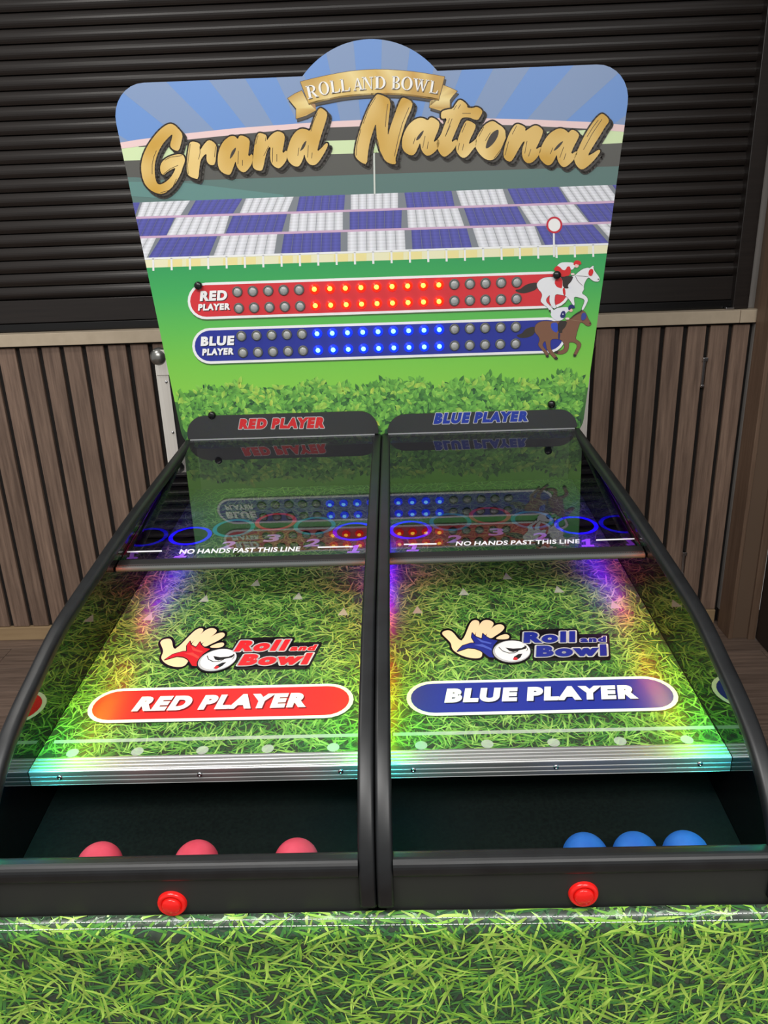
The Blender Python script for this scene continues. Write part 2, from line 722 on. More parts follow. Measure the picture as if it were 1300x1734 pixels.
for z0, z1 in ((0.93, 1.035), (0.21, 0.305)):
    bm = bmesh.new()
    for a, b in (((1.103, YWALL - 0.006, z0), (1.113, YWALL + 0.012, z1)), ((1.100, YWALL - 0.012, z1 - 0.014), (1.117, YWALL + 0.004, z1)),
                 ((1.102, YWALL - 0.010, z0), (1.114, YWALL + 0.004, z0 + 0.010))):
        tmp = box_mesh(a, b, 0.002)
        bm.from_mesh(tmp)
    link('hinge', bm_mesh(bm), M_STEEL, wall)

# --- counter ledge
ledge = tag(link('trim_1', box_mesh((-3.6, YWALL - 0.022, 1.150), (1.204, YWALL + 0.11, 1.192), 0.0015), M_LEDGE), kind='structure',
            label='taupe counter ledge running under the roller shutter')
link('end_cap', box_mesh((1.2055, YWALL - 0.023, 1.150), (1.279, YWALL + 0.11, 1.192), 0.0015), M_LEDGE, ledge)
link('ledge_clip', box_mesh((1.165, YWALL + 0.004, 1.193), (1.192, YWALL + 0.022, 1.199), 0.001), M_STEEL, ledge)

# --- roller shutter
sh = tag(empty('roller_shutter', (0, YWALL + 0.05, 1.2)), 'closed dark brown roller shutter above the counter ledge', 'shutter')
pitch = 0.0427
prof = []
N = 7
for k in range(N + 1):
    a = k / N
    prof.append((-0.0105 * math.sin(math.pi * (0.12 + 0.8 * a)) , 0.003 + (pitch - 0.004) * a))
prof += [(0.004, pitch - 0.001), (0.004, 0.003)]
slat_me = prism_x(prof, -3.6, 1.205)
z = 1.300
while z < 2.62:
    link('slat', slat_me, M_SHUT, sh, (0, YWALL + 0.052, z))
    z += pitch
link('bottom_bar', box_mesh((-3.6, YWALL + 0.036, 1.222), (1.205, YWALL + 0.058, 1.299), 0.002), M_SHUT, sh)
link('bottom_seal', box_mesh((-3.6, YWALL + 0.028, 1.193), (1.205, YWALL + 0.058, 1.2205), 0.002), M_KNOB, sh)
link('guide_rail', box_mesh((1.190, YWALL + 0.012, 1.193), (1.242, YWALL + 0.09, 2.62), 0.002), M_SHUT, sh)
tag(link('wall_upper', box_mesh((-3.6, YWALL + 0.091, 1.193), (1.42, YWALL + 0.14, 2.7)), M_WALLDARK), kind='structure', label='dark wall behind the roller shutter')
tag(link('trim_2', box_mesh((1.2425, YWALL + 0.03, 1.193), (1.30, YWALL + 0.09, 2.62)), M_GREYPAINT), kind='structure', label='grey jamb strip beside the shutter guide rail')

# --- right-hand pillar and door
pil = tag(link('wall_right', box_mesh((1.270, 0.742, 0), (1.353, YWALL + 0.09, 2.7), 0.002), M_PILFLAT), kind='structure',
          label='brown panelled pillar at the right end of the counter')
link('wood_trim', box_mesh((1.255, 0.738, 0), (1.2695, YWALL - 0.03, 2.7), 0.002), M_PILLAR, pil)
link('cover_strip', box_mesh((1.325, 0.730, 0), (1.352, 0.7415, 2.7), 0.002), M_PILLAR, pil)
tag(link('door_1', box_mesh((1.3545, -0.9, 0.004), (1.40, 0.737, 2.7), 0.002), M_DOOR), kind='structure', label='dark brown door at the right edge')

# ================================================================== FLIGHT CASE (behind the backboard)
cs = tag(empty('flight_case', (0, 0.2, 0)), 'black flight case with aluminium edges standing behind the backboard', 'case')
CX0, CX1, CY0, CY1, CZ1 = -0.583, 0.540, 0.16, 0.46, 1.215
link('case_panel', box_mesh((CX0 + 0.004, CY0 + 0.004, 0.004), (CX1 - 0.004, CY1 - 0.004, CZ1 - 0.004), 0.002), M_BODY, cs)


def angle_strip(x, sx, y, sy):
    t, wd = 0.003, 0.032
    return prism_z([(x, y), (x + sx * wd, y), (x + sx * wd, y + sy * t), (x + sx * t, y + sy * t), (x + sx * t, y + sy * wd), (x, y + sy * wd)], 0.0, CZ1 - 0.02)


def prism_z(poly, z0, z1):
    bm = bmesh.new()
    bm.faces.new([bm.verts.new((a, b, z0)) for a, b in poly])
    r = bmesh.ops.extrude_face_region(bm, geom=bm.faces[:])
    for v in r['geom']:
        if isinstance(v, bmesh.types.BMVert):
            v.co.z = z1
    return bm_mesh(bm)


M_CASEALU = noise_mat('satin_case_aluminium', (222, 217, 208), (234, 230, 222), (60, 60, 1), 5, 0.42, 0.2)
for x, sx in ((CX0, 1), (CX1, -1)):
    for yy, sy in ((CY0, 1), (CY1, -1)):
        link('edge_strip', angle_strip(x, sx, yy, sy), M_CASEALU, cs)
link('edge_strip', box_mesh((CX0, CY0 - 0.001, CZ1 - 0.03), (CX1, CY0 + 0.002, CZ1), 0.001), M_CASEALU, cs)
rv = lathe_mesh([(0, 0.003), (0.002, 0.0027), (0.0036, 0.0015), (0.004, 0)], 12)
for zz in (0.72, 0.86, 1.0, 1.135):
    for x in (CX0 + 0.024, CX1 - 0.024):
        link('rivet', rv, M_STEEL, cs, (x, CY0, zz), True, (math.pi / 2, 0, 0))
bc = lathe_mesh([(0, 0.024)] + [(0.024 * math.sin(a), 0.024 * math.cos(a)) for a in [math.pi * k / 12 for k in range(1, 12)]] + [(0, -0.024)], 20)
for x in (CX0 + 0.012, CX1 - 0.012):
    link('ball_corner', bc, mat('dull_corner_steel', (150, 150, 146), 0.3, 0.9), cs, (x, CY0 + 0.010, CZ1 - 0.016), True)
    sx = 1 if x < 0 else -1
    link('corner_plate', box_mesh((x - 0.010 if sx > 0 else x - 0.034, CY0 - 0.003, CZ1 - 0.062), (x + 0.034 if sx > 0 else x + 0.010, CY0 + 0.0, CZ1 + 0.003), 0.001), M_CASEALU, cs)

# ================================================================== GAME MACHINE
game = tag(empty('arcade_ball_game', (0, -0.55, 0)), 'two-lane arcade ball rolling game with tall illustrated racecourse backboard', 'arcade game')

link('cabinet_body', box_mesh((-0.484, -1.118, 0.0), (0.484, 0.10, 0.690), 0.004), M_BODY, game)

# --- side panels with rubber edge trim and led strip
PROFILE = [(0.045, 1.013), (-0.20, 1.000), (-0.33, 0.993), (-0.46, 0.985), (-0.57, 0.975), (-0.66, 0.966), (-0.75, 0.957), (-0.84, 0.945), (-0.93, 0.920),
           (-0.98, 0.905), (-1.03, 0.885), (-1.075, 0.857), (-1.108, 0.826), (-1.129, 0.794), (-1.138, 0.764), (-1.139, 0.735)]


def catmull(p, n=4):
    out = []
    for i in range(len(p) - 1):
        a, b, c, d = p[max(i - 1, 0)], p[i], p[i + 1], p[min(i + 2, len(p) - 1)]
        for k in range(n):
            t = k / n
            out.append(tuple(0.5 * (2 * b[j] + (c[j] - a[j]) * t + (2 * a[j] - 5 * b[j] + 4 * c[j] - d[j]) * t * t +
                                    (3 * b[j] - a[j] - 3 * c[j] + d[j]) * t ** 3) for j in (0, 1)))
    out.append(p[-1])
    return out


PATH = catmull(PROFILE, 5)
LED_STOPS = [(0.05, (40, 30, 255)), (-0.15, (46, 20, 255)), (-0.30, (88, 10, 255)), (-0.42, (150, 0, 255)), (-0.50, (255, 0, 130)), (-0.58, (255, 30, 20)),
             (-0.70, (255, 130, 0)), (-0.83, (225, 220, 0)), (-0.92, (60, 255, 0)), (-0.975, (0, 255, 60)), (-1.00, (0, 225, 255)), (-1.06, (0, 170, 255)), (-1.09, (0, 200, 160)), (-1.14, (0, 190, 110))]


def led_col(yy):
    for (a, ca), (b, cb) in zip(LED_STOPS, LED_STOPS[1:]):
        if a >= yy >= b:
            t = (a - yy) / (a - b)
            la, lb = lin(ca), lin(cb)
            return tuple(la[i] * (1 - t) + lb[i] * t for i in range(3))
    return lin(LED_STOPS[-1][1] if yy < -1 else LED_STOPS[0][1])


for inner, outer, sgn in ((-0.470, -0.4835, 1), (-0.0100, -0.0008, -1), (0.0100, 0.0008, 1), (0.470, 0.4835, -1)):
    # sgn points from the panel into its lane
    lo, hi = min(inner, outer), max(inner, outer)
    poly = [(yy, zz - 0.006) for yy, zz in PATH] + [(-1.140, 0.692), (0.045, 0.692)]
    sp = link('side_panel', prism_x(poly, lo, hi), M_MIRROR, game)
    tw, lip = (0.0225, 0.0085) if abs(inner) > 0.3 else (0.0200, 0.0106)
    cx = (inner + sgn * lip) - sgn * tw / 2
    sect = [(cx + a, b) for a, b in rrect(tw, 0.020, 0.0072 if lip < 0.009 else 0.0048, 4)]
    path = PATH
    link('edge_trim', sweep_mesh(path, [(a, b) for a, b in sect]), M_RUBBER, sp, (0, 0, 0), True)
    # led strip under the lip of the trim, light facing down into the lane
    vs, fs, cl = [], [], []
    lp = [p for p in catmull(PROFILE, 12) if p[0] < 0.0]
    for q_, (yy, zz) in enumerate(lp):
        pa, pb_ = lp[max(q_ - 1, 0)], lp[min(q_ + 1, len(lp) - 1)]
        tv = Vector((pb_[0] - pa[0], pb_[1] - pa[1])).normalized()
        zl = zz + tv.x * 0.0110
        yl_ = yy - tv.y * 0.0110
        if yy > YGF - 0.005:
            zl = GB + GS * yy - 0.0078
        for dx in (0.0004, 0.0034):
            vs.append((inner + sgn * dx, yl_, zl))
            cl.append(led_col(yy))
    for i in range(len(lp) - 1):
        q = (2 * i, 2 * i + 1, 2 * i + 3, 2 * i + 2)
        if not (YGF - 0.03 < lp[i][0] < YGF + 0.03 or YGF - 0.03 < lp[i + 1][0] < YGF + 0.03):
            fs.append(q)
    me = raw_mesh(vs, fs)
    at = me.attributes.new('ink', 'FLOAT_COLOR', 'POINT')
    at.data.foreach_set('color', np.array([(*c, 1) for c in cl], np.float32).ravel())
    link('led_strip', me, M_LEDS, sp)

# --- ball trays, front panels, buttons
TRAY_Z = lambda yy: 0.734 + 0.114 * (yy + 1.0055)
btn_bezel = lathe_mesh([(0, 0.0035), (0.0125, 0.0035), (0.0135, 0.006), (0.0160, 0.0055), (0.0175, 0.003), (0.0178, 0)], 32)
btn_cap = lathe_mesh([(0, 0.0095), (0.0095, 0.0090), (0.0112, 0.0075), (0.0114, 0.003)], 32)
for s in (-1, 1):
    a, b = (-W, -WI) if s < 0 else (WI, W)
    pts = [(-1.121, TRAY_Z(-1.121)), (-0.62, TRAY_Z(-0.62)), (-0.62, 0.695), (-1.121, 0.695)]
    link('ball_tray', prism_x(pts, a + 0.0005, b - 0.0005), M_CARPET, game)
    fp = link('front_panel', box_mesh((a + 0.0005, -1.139, 0.700), (b - 0.0005, -1.122, 0.786), 0.001), M_BLACK, game)
    if s < 0:
        fp['label'] = 'black front panel of the red lane'
    else:
        fp['label'] = 'black front panel of the blue lane'
    sect = rrect(0.026, 0.026, 0.010, 5)
    me = prism_x([(-1.1305 + p[0], 0.7835 + p[1]) for p in sect], (a + 0.0088) if s < 0 else 0.0207, -0.0207 if s < 0 else (b - 0.0088))
    link('edge_trim', me, M_RUBBER, fp, smooth=False)
    bx, by = BOARD.px(0, 0)
    # button centre measured on the panel face
    o, d = pray(*((292, 1528) if s < 0 else (987, 1512)))
    t = (-1.139 - o.y) / d.y
    pc = o + t * d
    pb = link('push_button', btn_bezel, M_BUTTON, game, (pc.x, -1.1388, pc.z), True, (math.pi / 2, 0, 0))
    pb['label'] = 'round red push button on the front panel of the %s lane' % ('red' if s < 0 else 'blue')
    link('button_cap', btn_cap, M_BUTTON, pb, (pc.x, -1.1388, pc.z), True, (math.pi / 2, 0, 0)).matrix_parent_inverse = WORLD[pb.name].inverted()

# --- playfields
HOLE_R, HOLES = 0.0375, [(-0.180, -0.272), (-0.0905, -0.237), (0, -0.209), (0.0905, -0.237), (0.180, -0.272)]
LC = 0.2415      # lane centre
HV = [(dx, (yy - YT) * math.sqrt(1 + FS * FS)) for dx, yy in HOLES]
FV1 = (-0.002 - YT) * math.sqrt(1 + FS * FS)


def field_slab(a, b, c):
    """Sheet with five round holes, 18 mm thick."""
    cu = bpy.data.curves.new('field', 'CURVE')
    cu.dimensions = '2D'
    cu.fill_mode = 'BOTH'
    loops = [[(a, 0), (b, 0), (b, FV1), (a, FV1)]] + [list(reversed(disc(c + dx, v, HOLE_R, n=40))) for dx, v in HV]
    for lp in loops:
        sp = cu.splines.new('POLY')
        sp.points.add(len(lp) - 1)
        for q, p in zip(sp.points, lp):
            q.co = (p[0], p[1], 0, 1)
        sp.use_cyclic_u = True
    o = bpy.data.objects.new('field', cu)
    COL.objects.link(o)
    dg = bpy.context.evaluated_depsgraph_get()
    me0 = o.evaluated_get(dg).to_mesh()
    bm = bmesh.new()
    bm.from_mesh(me0)
    o.evaluated_get(dg).to_mesh_clear()
    bpy.data.objects.remove(o)
    bmesh.ops.remove_doubles(bm, verts=bm.verts, dist=1e-6)
    r = bmesh.ops.extrude_face_region(bm, geom=bm.faces[:])
    for v in r['geom']:
        if isinstance(v, bmesh.types.BMVert):
            v.co.z = -0.018
    for v in bm.verts:
        v.co = FIELD.at(v.co.x, v.co.y, v.co.z)
    return bm_mesh(bm)


GRASS_PAL = [(36, 68, 42), (44, 84, 46), (54, 104, 50), (66, 120, 54), (80, 136, 58), (98, 150, 62), (120, 168, 74), (146, 186, 92)]
M_FIELDBASE = noise_mat('field_base_print', (44, 50, 40), (58, 70, 48), nscale=60, rough=0.3)


def keep_clear(V):
    ok = np.ones(len(V), bool)
    for dx, v in HV:
        ok &= (np.hypot(V[:, :, 0] - dx, V[:, :, 1] - v) > HOLE_R).all(1)
    return ok


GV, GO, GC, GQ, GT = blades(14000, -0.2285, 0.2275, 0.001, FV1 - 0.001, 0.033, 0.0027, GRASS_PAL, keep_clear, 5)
cup = lathe_mesh([(HOLE_R, -0.0005), (HOLE_R + 0.002, -0.0005), (HOLE_R + 0.002, -0.060), (0, -0.060)][::-1] + [], 32)
RINGS = [(60, 50, 255), (40, 196, 150), (244, 70, 70), (40, 196, 150), (60, 50, 255)]
DIGITS = '12321'


def q_of(px):
    return FIELD.px(*px)


for s in (-1, 1):
    a, b, c = (-W, -WI, -LC) if s < 0 else (WI, W, LC)
    col = 'red' if s < 0 else 'blue'
    pf = link('playfield', field_slab(a + 0.0004, b - 0.0004, c), M_FIELDBASE, game)
    pf['label'] = 'grass-printed rolling lane of the %s player' % col
    off = c if s > 0 else c + 0.0005
    P = np.array(FIELD.o)[None] + np.outer(GV[:, 0] + off, np.array(FIELD.u)) + np.outer(GV[:, 1], np.array(FIELD.v)) + np.outer(0.0001 + GO * 0.0006, np.array(FIELD.n))
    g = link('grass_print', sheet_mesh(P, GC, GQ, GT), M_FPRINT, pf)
    g['kind'] = 'stuff'
    B0 = 8
    for i, (dx, v) in enumerate(HV):
        k = Ink(FIELD, photo=False, base=B0)
        n = 40
        ri, ro = HOLE_R + 0.0002, HOLE_R + 0.0095
        for j in range(n):
            t0, t1 = 2 * math.pi * j / n, 2 * math.pi * (j + 1) / n
            k.poly([(c + dx + r_ * math.cos(t_), v + r_ * math.sin(t_)) for r_, t_ in ((ri, t0), (ro, t0), (ro, t1), (ri, t1))], RINGS[i])
        k.build('hole_ring', pf, M_FPRINT)
        oc = FIELD.at(c + dx, v)
        cu = link('hole_cup', cup, M_HOLE, pf, oc, True, (math.atan(FS), 0, 0))
        k = Ink(FIELD, photo=False, base=B0)
        hx, hy = c + dx - s * 0.0 + 0.004, v - 0.086
        if DIGITS[i] == '1':
            for pc in ([(-0.013, -0.018), (0.009, -0.018), (0.0105, -0.010), (-0.0115, -0.010)], [(-0.005, -0.014), (0.003, -0.014), (0.009, 0.018), (0.001, 0.018)],
                       [(0.003, 0.018), (0.0005, 0.008), (-0.009, 0.004), (-0.008, 0.010)]):
                k.poly([(hx + p[0] * 1.15, hy + p[1]) for p in pc], (250, 232, 240))
        else:
            letter(k, DIGITS[i], ((hx - 0.019, hy - 0.018), (hx + 0.013, hy - 0.018), (hx + 0.019, hy + 0.018), (hx - 0.013, hy + 0.018)), (250, 232, 240), 0.035)
        k.build('score_number', pf, M_FPRINT)
    # name badge
    k = Ink(FIELD, photo=False, base=B0)
    l_, r_ = q_of((147, 1203)) if s < 0 else q_of((688, 1186)), q_of((599, 1180)) if s < 0 else q_of((1145, 1172))
    tp, bt = q_of((370, 1163)) if s < 0 else q_of((915, 1150)), q_of((370, 1221)) if s < 0 else q_of((915, 1209))
    cv, rr = (tp[1] + bt[1]) / 2, (tp[1] - bt[1]) / 2
    k.poly(capsule(l_[0] + rr + 0.002, cv - 0.002, r_[0] - rr + 0.002, cv - 0.002, rr), (40, 60, 36)).up()
    k.poly(capsule(l_[0] + rr, cv, r_[0] - rr, cv, rr), (240, 246, 238)).up()
    k.poly(capsule(l_[0] + rr, cv, r_[0] - rr, cv, rr - 0.0065), (232, 40, 40) if s < 0 else (34, 48, 150)).up()
    bd = k.build('name_badge', pf, M_FPRINT)
    k = Ink(FIELD, base=B0 + 4)
    if s < 0:
        qd = ((222, 1206), (517.7, 1198.5), (525, 1174.0), (241, 1181))
    else:
        qd = ((752, 1191.5), (1081, 1184.5), (1078, 1161), (757, 1167.5))
    tx = 'RED PLAYER' if s < 0 else 'BLUE PLAYER'
    letter(k, tx, qd, (120, 14, 20) if s < 0 else (12, 18, 70), 0.07, 0, 1.2, shift=(2.2, 2.0))
    k.up()
    letter(k, tx, qd, (246, 246, 244), 0.07, 0, 1.2)
    k.build('lettering', pf, M_FPRINT)
    # faint lane markings
    def mark(name, pts):
        k = Ink(FIELD, photo=False, base=B0)
        k.poly(pts, (235, 240, 228))
        k.build(name, pf, M_FAINT)
    yl = q_of((345, 1251.5))[1]
    mark('foul_line', [(a + 0.012, yl - 0.0035), (b - 0.002, yl - 0.0035), (b - 0.002, yl + 0.0035), (a + 0.012, yl + 0.0035)])
    for i in range(5):
        mark('dot_mark', disc(c + (i - 2) * 0.0905, q_of((348, 1271))[1], 0.0085, n=20))
        tv = (0.365, 0.425, 0.48, 0.425, 0.365)[i]
        tu = c + (i - 2) * 0.0875
        mark('arrow_mark', [(tu - 0.0095, tv - 0.012), (tu + 0.0095, tv - 0.012), (tu, tv + 0.014)])
    # emblem: open hand, flames, ball and name
    D = lambda p: (735 + p[0] * 0.23846, 1035 + p[1] * 0.23846)
    du = 0.0 if s > 0 else q_of((271.5, 1086))[0] - q_of((747, 1073))[0]

    class Em(Ink):
        def uv(s_, pts):
            o_ = []
            for p in pts:
                u_, v_ = FIELD.px(*D(p))
                o_.append((u_ + du, v_ - (0.004 if s < 0 else 0)))
            return o_
    k = Em(FIELD, base=B0 + 1)
    fingers = [[(190, 215), (215, 190), (245, 110), (265, 75), (295, 65), (325, 80), (310, 130), (285, 175), (270, 220), (240, 240)],
               [(286, 180), (320, 100), (345, 70), (385, 65), (425, 85), (415, 115), (370, 170), (345, 190), (320, 200)],
               [(360, 185), (400, 130), (440, 100), (480, 97), (503, 120), (480, 150), (430, 182), (405, 200)],
               [(425, 204), (470, 175), (515, 165), (538, 185), (520, 206)]]
    palm = [(52, 165), (66, 144), (110, 138), (140, 160), (165, 195), (190, 215), (240, 205), (300, 215), (330, 240), (345, 320), (320, 340), (260, 338), (200, 322),
            (150, 295), (125, 270), (120, 230), (85, 195)]
    flame = [(165, 290), (200, 252), (260, 233), (290, 232), (265, 190), (270, 160), (290, 185), (340, 205), (345, 165), (365, 185), (400, 205), (450, 215),
             (420, 250), (410, 290), (425, 335), (390, 332), (330, 285), (290, 270), (240, 265)]
    INKK = (22, 18, 22)
    for p in fingers + [palm, flame, disc(550, 293, 130, 76, 28)]:
        k.fat(chaikin(p, 1), 15, INKK)
    k.fat([(625, 155), (880, 145), (1005, 145), (1015, 185), (1225, 180), (1235, 335), (715, 340), (715, 260), (625, 235)], 18, INKK)
    k.up()
    skin = (247, 214, 172)
    k.poly(chaikin(palm, 2), skin)
    k.up()
    for p in fingers[1:]:
        k.fat(chaikin(p, 2), 5, INKK)
    k.up()
    for p in fingers:
        k.poly(chaikin(p, 2), skin)
    k.up().fat(flame, 5, INKK).up()
    main, lite = ((206, 30, 36), (240, 70, 60)) if s < 0 else ((28, 40, 140), (74, 92, 190))
    k.poly(flame, main).up()
    k.poly([(280, 245), (340, 240), (405, 270), (408, 285), (350, 262)], lite)
    k.poly([(300, 195), (345, 215), (410, 232), (400, 240), (330, 225)], lite).up()
    k.poly(disc(550, 293, 141, 86, 36), INKK).up()
    k.poly(disc(550, 293, 133, 78, 36), (186, 186, 190)).up()
    k.poly(disc(556, 289, 125, 72, 36), (236, 236, 238)).up()
    k.line([(458, 263), (485, 290), (530, 306), (570, 304), (596, 290)], 5, INKK)
    k.poly([(505, 266), (560, 274), (620, 270), (655, 250), (650, 275), (610, 284), (585, 292), (560, 298), (532, 290)], INKK)
    k.line([(640, 250), (655, 262), (662, 280), (655, 290)], 4, INKK)
    k.poly([(558, 352), (566, 332), (598, 312), (626, 309), (612, 336), (585, 356)], INKK).up()
    k.poly(disc(577, 346, 16, 11, 14), (206, 36, 44))
    for tx_, qd_ in (('Roll', ((633, 236), (1000, 230), (1000, 150), (638, 158))), ('and', ((1035, 231), (1218, 228), (1218, 186), (1037, 190))),
                     ('Bowl', ((722, 334), (1224, 326), (1220, 244), (726, 254)))):
        kk = k.layer
        letter(k, tx_, qd_, (242, 242, 244), 0.07, 0.065, 1.26)
        k.up()
        letter(k, tx_, qd_, main if s > 0 else (226, 34, 42), 0.07, 0, 1.26)
        k.layer = kk
    k.build('emblem_print', pf, M_FPRINT)
    # --- ribbed aluminium edge strip with three screws
    pts = [(YT, ZT + 0.0012)]
    nrib = 4
    for i in range(nrib):
        t0 = i / nrib
        for tt, hh in ((0.05, 0.0012), (0.45, 0.0012), (0.6, 0.0007), (0.9, 0.0007)):
            f_ = t0 + tt / nrib
            pts.append((YT + (YS - YT) * f_, ZT + (ZS - ZT) * f_ + hh))
    pts.append((YS + 0.0004, ZS + 0.0012))
    pts.append((YS - 0.0010, ZS + 0.0002))
    for i in range(3):
        z0_ = ZS - 0.001 - i * 0.0068
        pts += [(YS - 0.0012, z0_ - 0.0005), (YS - 0.0012, z0_ - 0.0040), (YS - 0.0006, z0_ - 0.0048), (YS - 0.0006, z0_ - 0.0062)]
    pts += [(YS - 0.0010, 0.7990), (YS + 0.002, 0.7985), (YS + 0.002, ZT - 0.004), (YT, ZT - 0.004)]
    es = link('edge_strip', prism_x(pts, a + 0.0006, b - 0.0006), M_ALU, game)
    scr = lathe_mesh([(0, 0.0006), (0.0012, 0.0007), (0.0013, 0.0016), (0.0028, 0.0016), (0.0036, 0.0008), (0.0038, 0)], 16)
    for i in (-1, 0, 1):
        link('screw', scr, M_STEEL, es, (s * 0.2385 + i * 0.19, YS - 0.0012, 0.8115), True, (math.pi / 2, 0, 0))
    # dark end panel closing the space under the field
    link('tray_back_panel', box_mesh((a + 0.001, -0.64, 0.70), (b - 0.001, -0.625, field_z(-0.63) - 0.02)), M_BODY, game)

# --- glass covers
for s in (-1, 1):
    a, b = (-W, -WI) if s < 0 else (WI, W)
    f0 = [GLASS.at(x_, v_, h_) for h_ in (0, -0.004) for x_, v_ in ((a + 0.001, -0.585), (b - 0.001, -0.585), (b - 0.001, -0.004), (a + 0.001, -0.004))]
    me = raw_mesh(f0, [(0, 1, 2, 3), (7, 6, 5, 4), (0, 4, 5, 1), (1, 5, 6, 2), (2, 6, 7, 3), (3, 7, 4, 0)])
    me.polygons.foreach_set('material_index', [0, 1, 1, 1, 1, 1])
    gc = link('glass_cover', me, [M_GLASS, M_CLEAR], game)
    gc['label'] = 'clear sheet over the holes of the %s lane' % ('red' if s < 0 else 'blue')
    v0 = -0.588

    def glass_bar(u0, u1, v0_, v1_, h0, h1, r_):
        pr = rrect(v1_ - v0_, h1 - h0, r_, 4, (v0_ + v1_) / 2, (h0 + h1) / 2)
        vs = [GLASS.at(u0, p[0], p[1]) for p in pr] + [GLASS.at(u1, p[0], p[1]) for p in pr]
        n_ = len(pr)
        bm = bmesh.new()
        bv = [bm.verts.new(v) for v in vs]
        for i in range(n_):
            bm.faces.new([bv[i], bv[(i + 1) % n_], bv[n_ + (i + 1) % n_], bv[n_ + i]])
        bm.faces.new(bv[:n_])
        bm.faces.new(bv[n_:])
        return bm_mesh(bm)
    link('edge_bar', glass_bar(a + 0.0015, b - 0.0015, -0.592, -0.571, -0.010, 0.003, 0.003), M_BODY, gc)
    for ra, rb in ((a + 0.0008, a + 0.0062), (b - 0.0062, b - 0.0008)):  # added rails under the sheet, hiding the glowing led strip from view
        link('led_mask_rail', glass_bar(ra, rb, -0.570, -0.006, -0.0065, -0.0015, 0.001), M_BODY, gc)
    # ribbed cord along the front of the bar
    nseg = 110
    rings, vs, fs = 8, [], []
    for i in range(nseg * 2 + 1):
        uu = a + 0.002 + (b - a - 0.004) * i / (nseg * 2)
        rad = 0.0056 if i % 2 else 0.0047
        for j in range(rings):
            an = 2 * math.pi * j / rings
            vs.append(GLASS.at(uu, -0.5965 + rad * math.cos(an), -0.002 + rad * math.sin(an)))
    for i in range(nseg * 2):
        for j in range(rings):
            fs.append((i * rings + j, i * rings + (j + 1) % rings, (i + 1) * rings + (j + 1) % rings, (i + 1) * rings + j))
    cm_ = raw_mesh(vs, fs)
    link('ribbed_cord', cm_, mat('grey_ribbed_cord', (78, 82, 82), 0.55), gc, smooth=True)
    k = Ink(GLASS, base=1)
    if s < 0:
        qd, lns = ((303, 938.2), (507, 933.4), (509, 925.6), (306, 930.2)), (((215, 934.6), (274, 933)), ((538, 926.8), (597, 925.6)))
    else:
        qd, lns = ((771, 924.2), (981, 920.2), (981, 913), (773, 917)), (((683.5, 922), (739, 921)), ((1009, 914.6), (1074, 912.4)))
    letter(k, 'NO HANDS PAST THIS LINE', qd, (240, 240, 244), 0.028, 0, 1.08)
    k.build('warning_lettering', gc, M_FPRINT)
    for ln in lns:
        k = Ink(GLASS, base=1)
        k.line(list(ln), 2.2, (245, 245, 248))
        k.build('warning_line', gc, M_FPRINT)

# ================================================================== BACKBOARD
HW = lambda v: 0.489 + 0.0875 * v
VT, VB, RC, RB = 0.780, -0.025, 0.070, 0.05
BUMP_C, BUMP_R = (0.002, 0.652), 0.192


def board_body():
    """Convex rounded trapezium (counter-clockwise)."""
    pts = []
    an = math.atan(0.0875)
    # top right
    for sx, cv, r, a0, a1 in ((1, VB + RB, RB, -90, -math.degrees(an)), (1, VT - RC, RC, -math.degrees(an), 90), (-1, VT - RC, RC, 90, 180 + math.degrees(an)),
                              (-1, VB + RB, RB, 180 + math.degrees(an), 270)):
        cu_ = sx * (HW(cv) - r / math.cos(an))
        for k in range(9):
            t = math.radians(a0 + (a1 - a0) * k / 8)
            pts.append((cu_ + r * math.cos(t), cv + r * math.sin(t)))
    return pts


BODY = board_body()
th = math.asin((VT - BUMP_C[1]) / BUMP_R)
BUMP = [(BUMP_C[0] + BUMP_R * math.cos(th + (math.pi - 2 * th) * k / 28), BUMP_C[1] + BUMP_R * math.sin(th + (math.pi - 2 * th) * k / 28)) for k in range(29)]
# full outline: body with the bump inserted in its top edge
ti = max(range(len(BODY) - 1), key=lambda i: (BODY[i][0] - BODY[i + 1][0]))
OUT = BODY[:18] + BUMP + BODY[18:]
vs = [BOARD.at(u, v, 0) for u, v in OUT] + [BOARD.at(u, v, -0.010) for u, v in OUT]
n = len(OUT)
bm = bmesh.new()
bv = [bm.verts.new(p) for p in vs]
for i in range(n):
    bm.faces.new([bv[i], bv[(i + 1) % n], bv[n + (i + 1) % n], bv[n + i]])
for t in tessellate_polygon([[Vector((u, v, 0)) for u, v in OUT]]):
    bm.faces.new([bv[i] for i in t])
    bm.faces.new([bv[n + i] for i in t])
bb = link('backboard', bm_mesh(bm), mat('white_board_edge', (214, 220, 226), 0.4), game)
bb['label'] = 'tall illustrated racecourse scoreboard with two rows of lamps per player'

# sky with rays
SKY, RAY = (106, 148, 212), (128, 152, 192)
for clip in (BODY, BUMP):
    k = Ink(BOARD, clip, photo=False)
    k.poly([(-0.7, 0.5), (0.7, 0.5), (0.7, 0.9), (-0.7, 0.9)], SKY).up()
    oc = (0.0, 0.33)
    for j in range(-9, 10):
        t0, t1 = math.radians(90 + j * 13.5 - 3.4), math.radians(90 + j * 13.5 + 3.4)
        t0 += math.radians(6.75)
        t1 += math.radians(6.75)
        k.poly([oc, (oc[0] + 1.2 * math.cos(t0), oc[1] + 1.2 * math.sin(t0)), (oc[0] + 1.2 * math.cos(t1), oc[1] + 1.2 * math.sin(t1))], RAY)
    k.build('sky_print', bb)

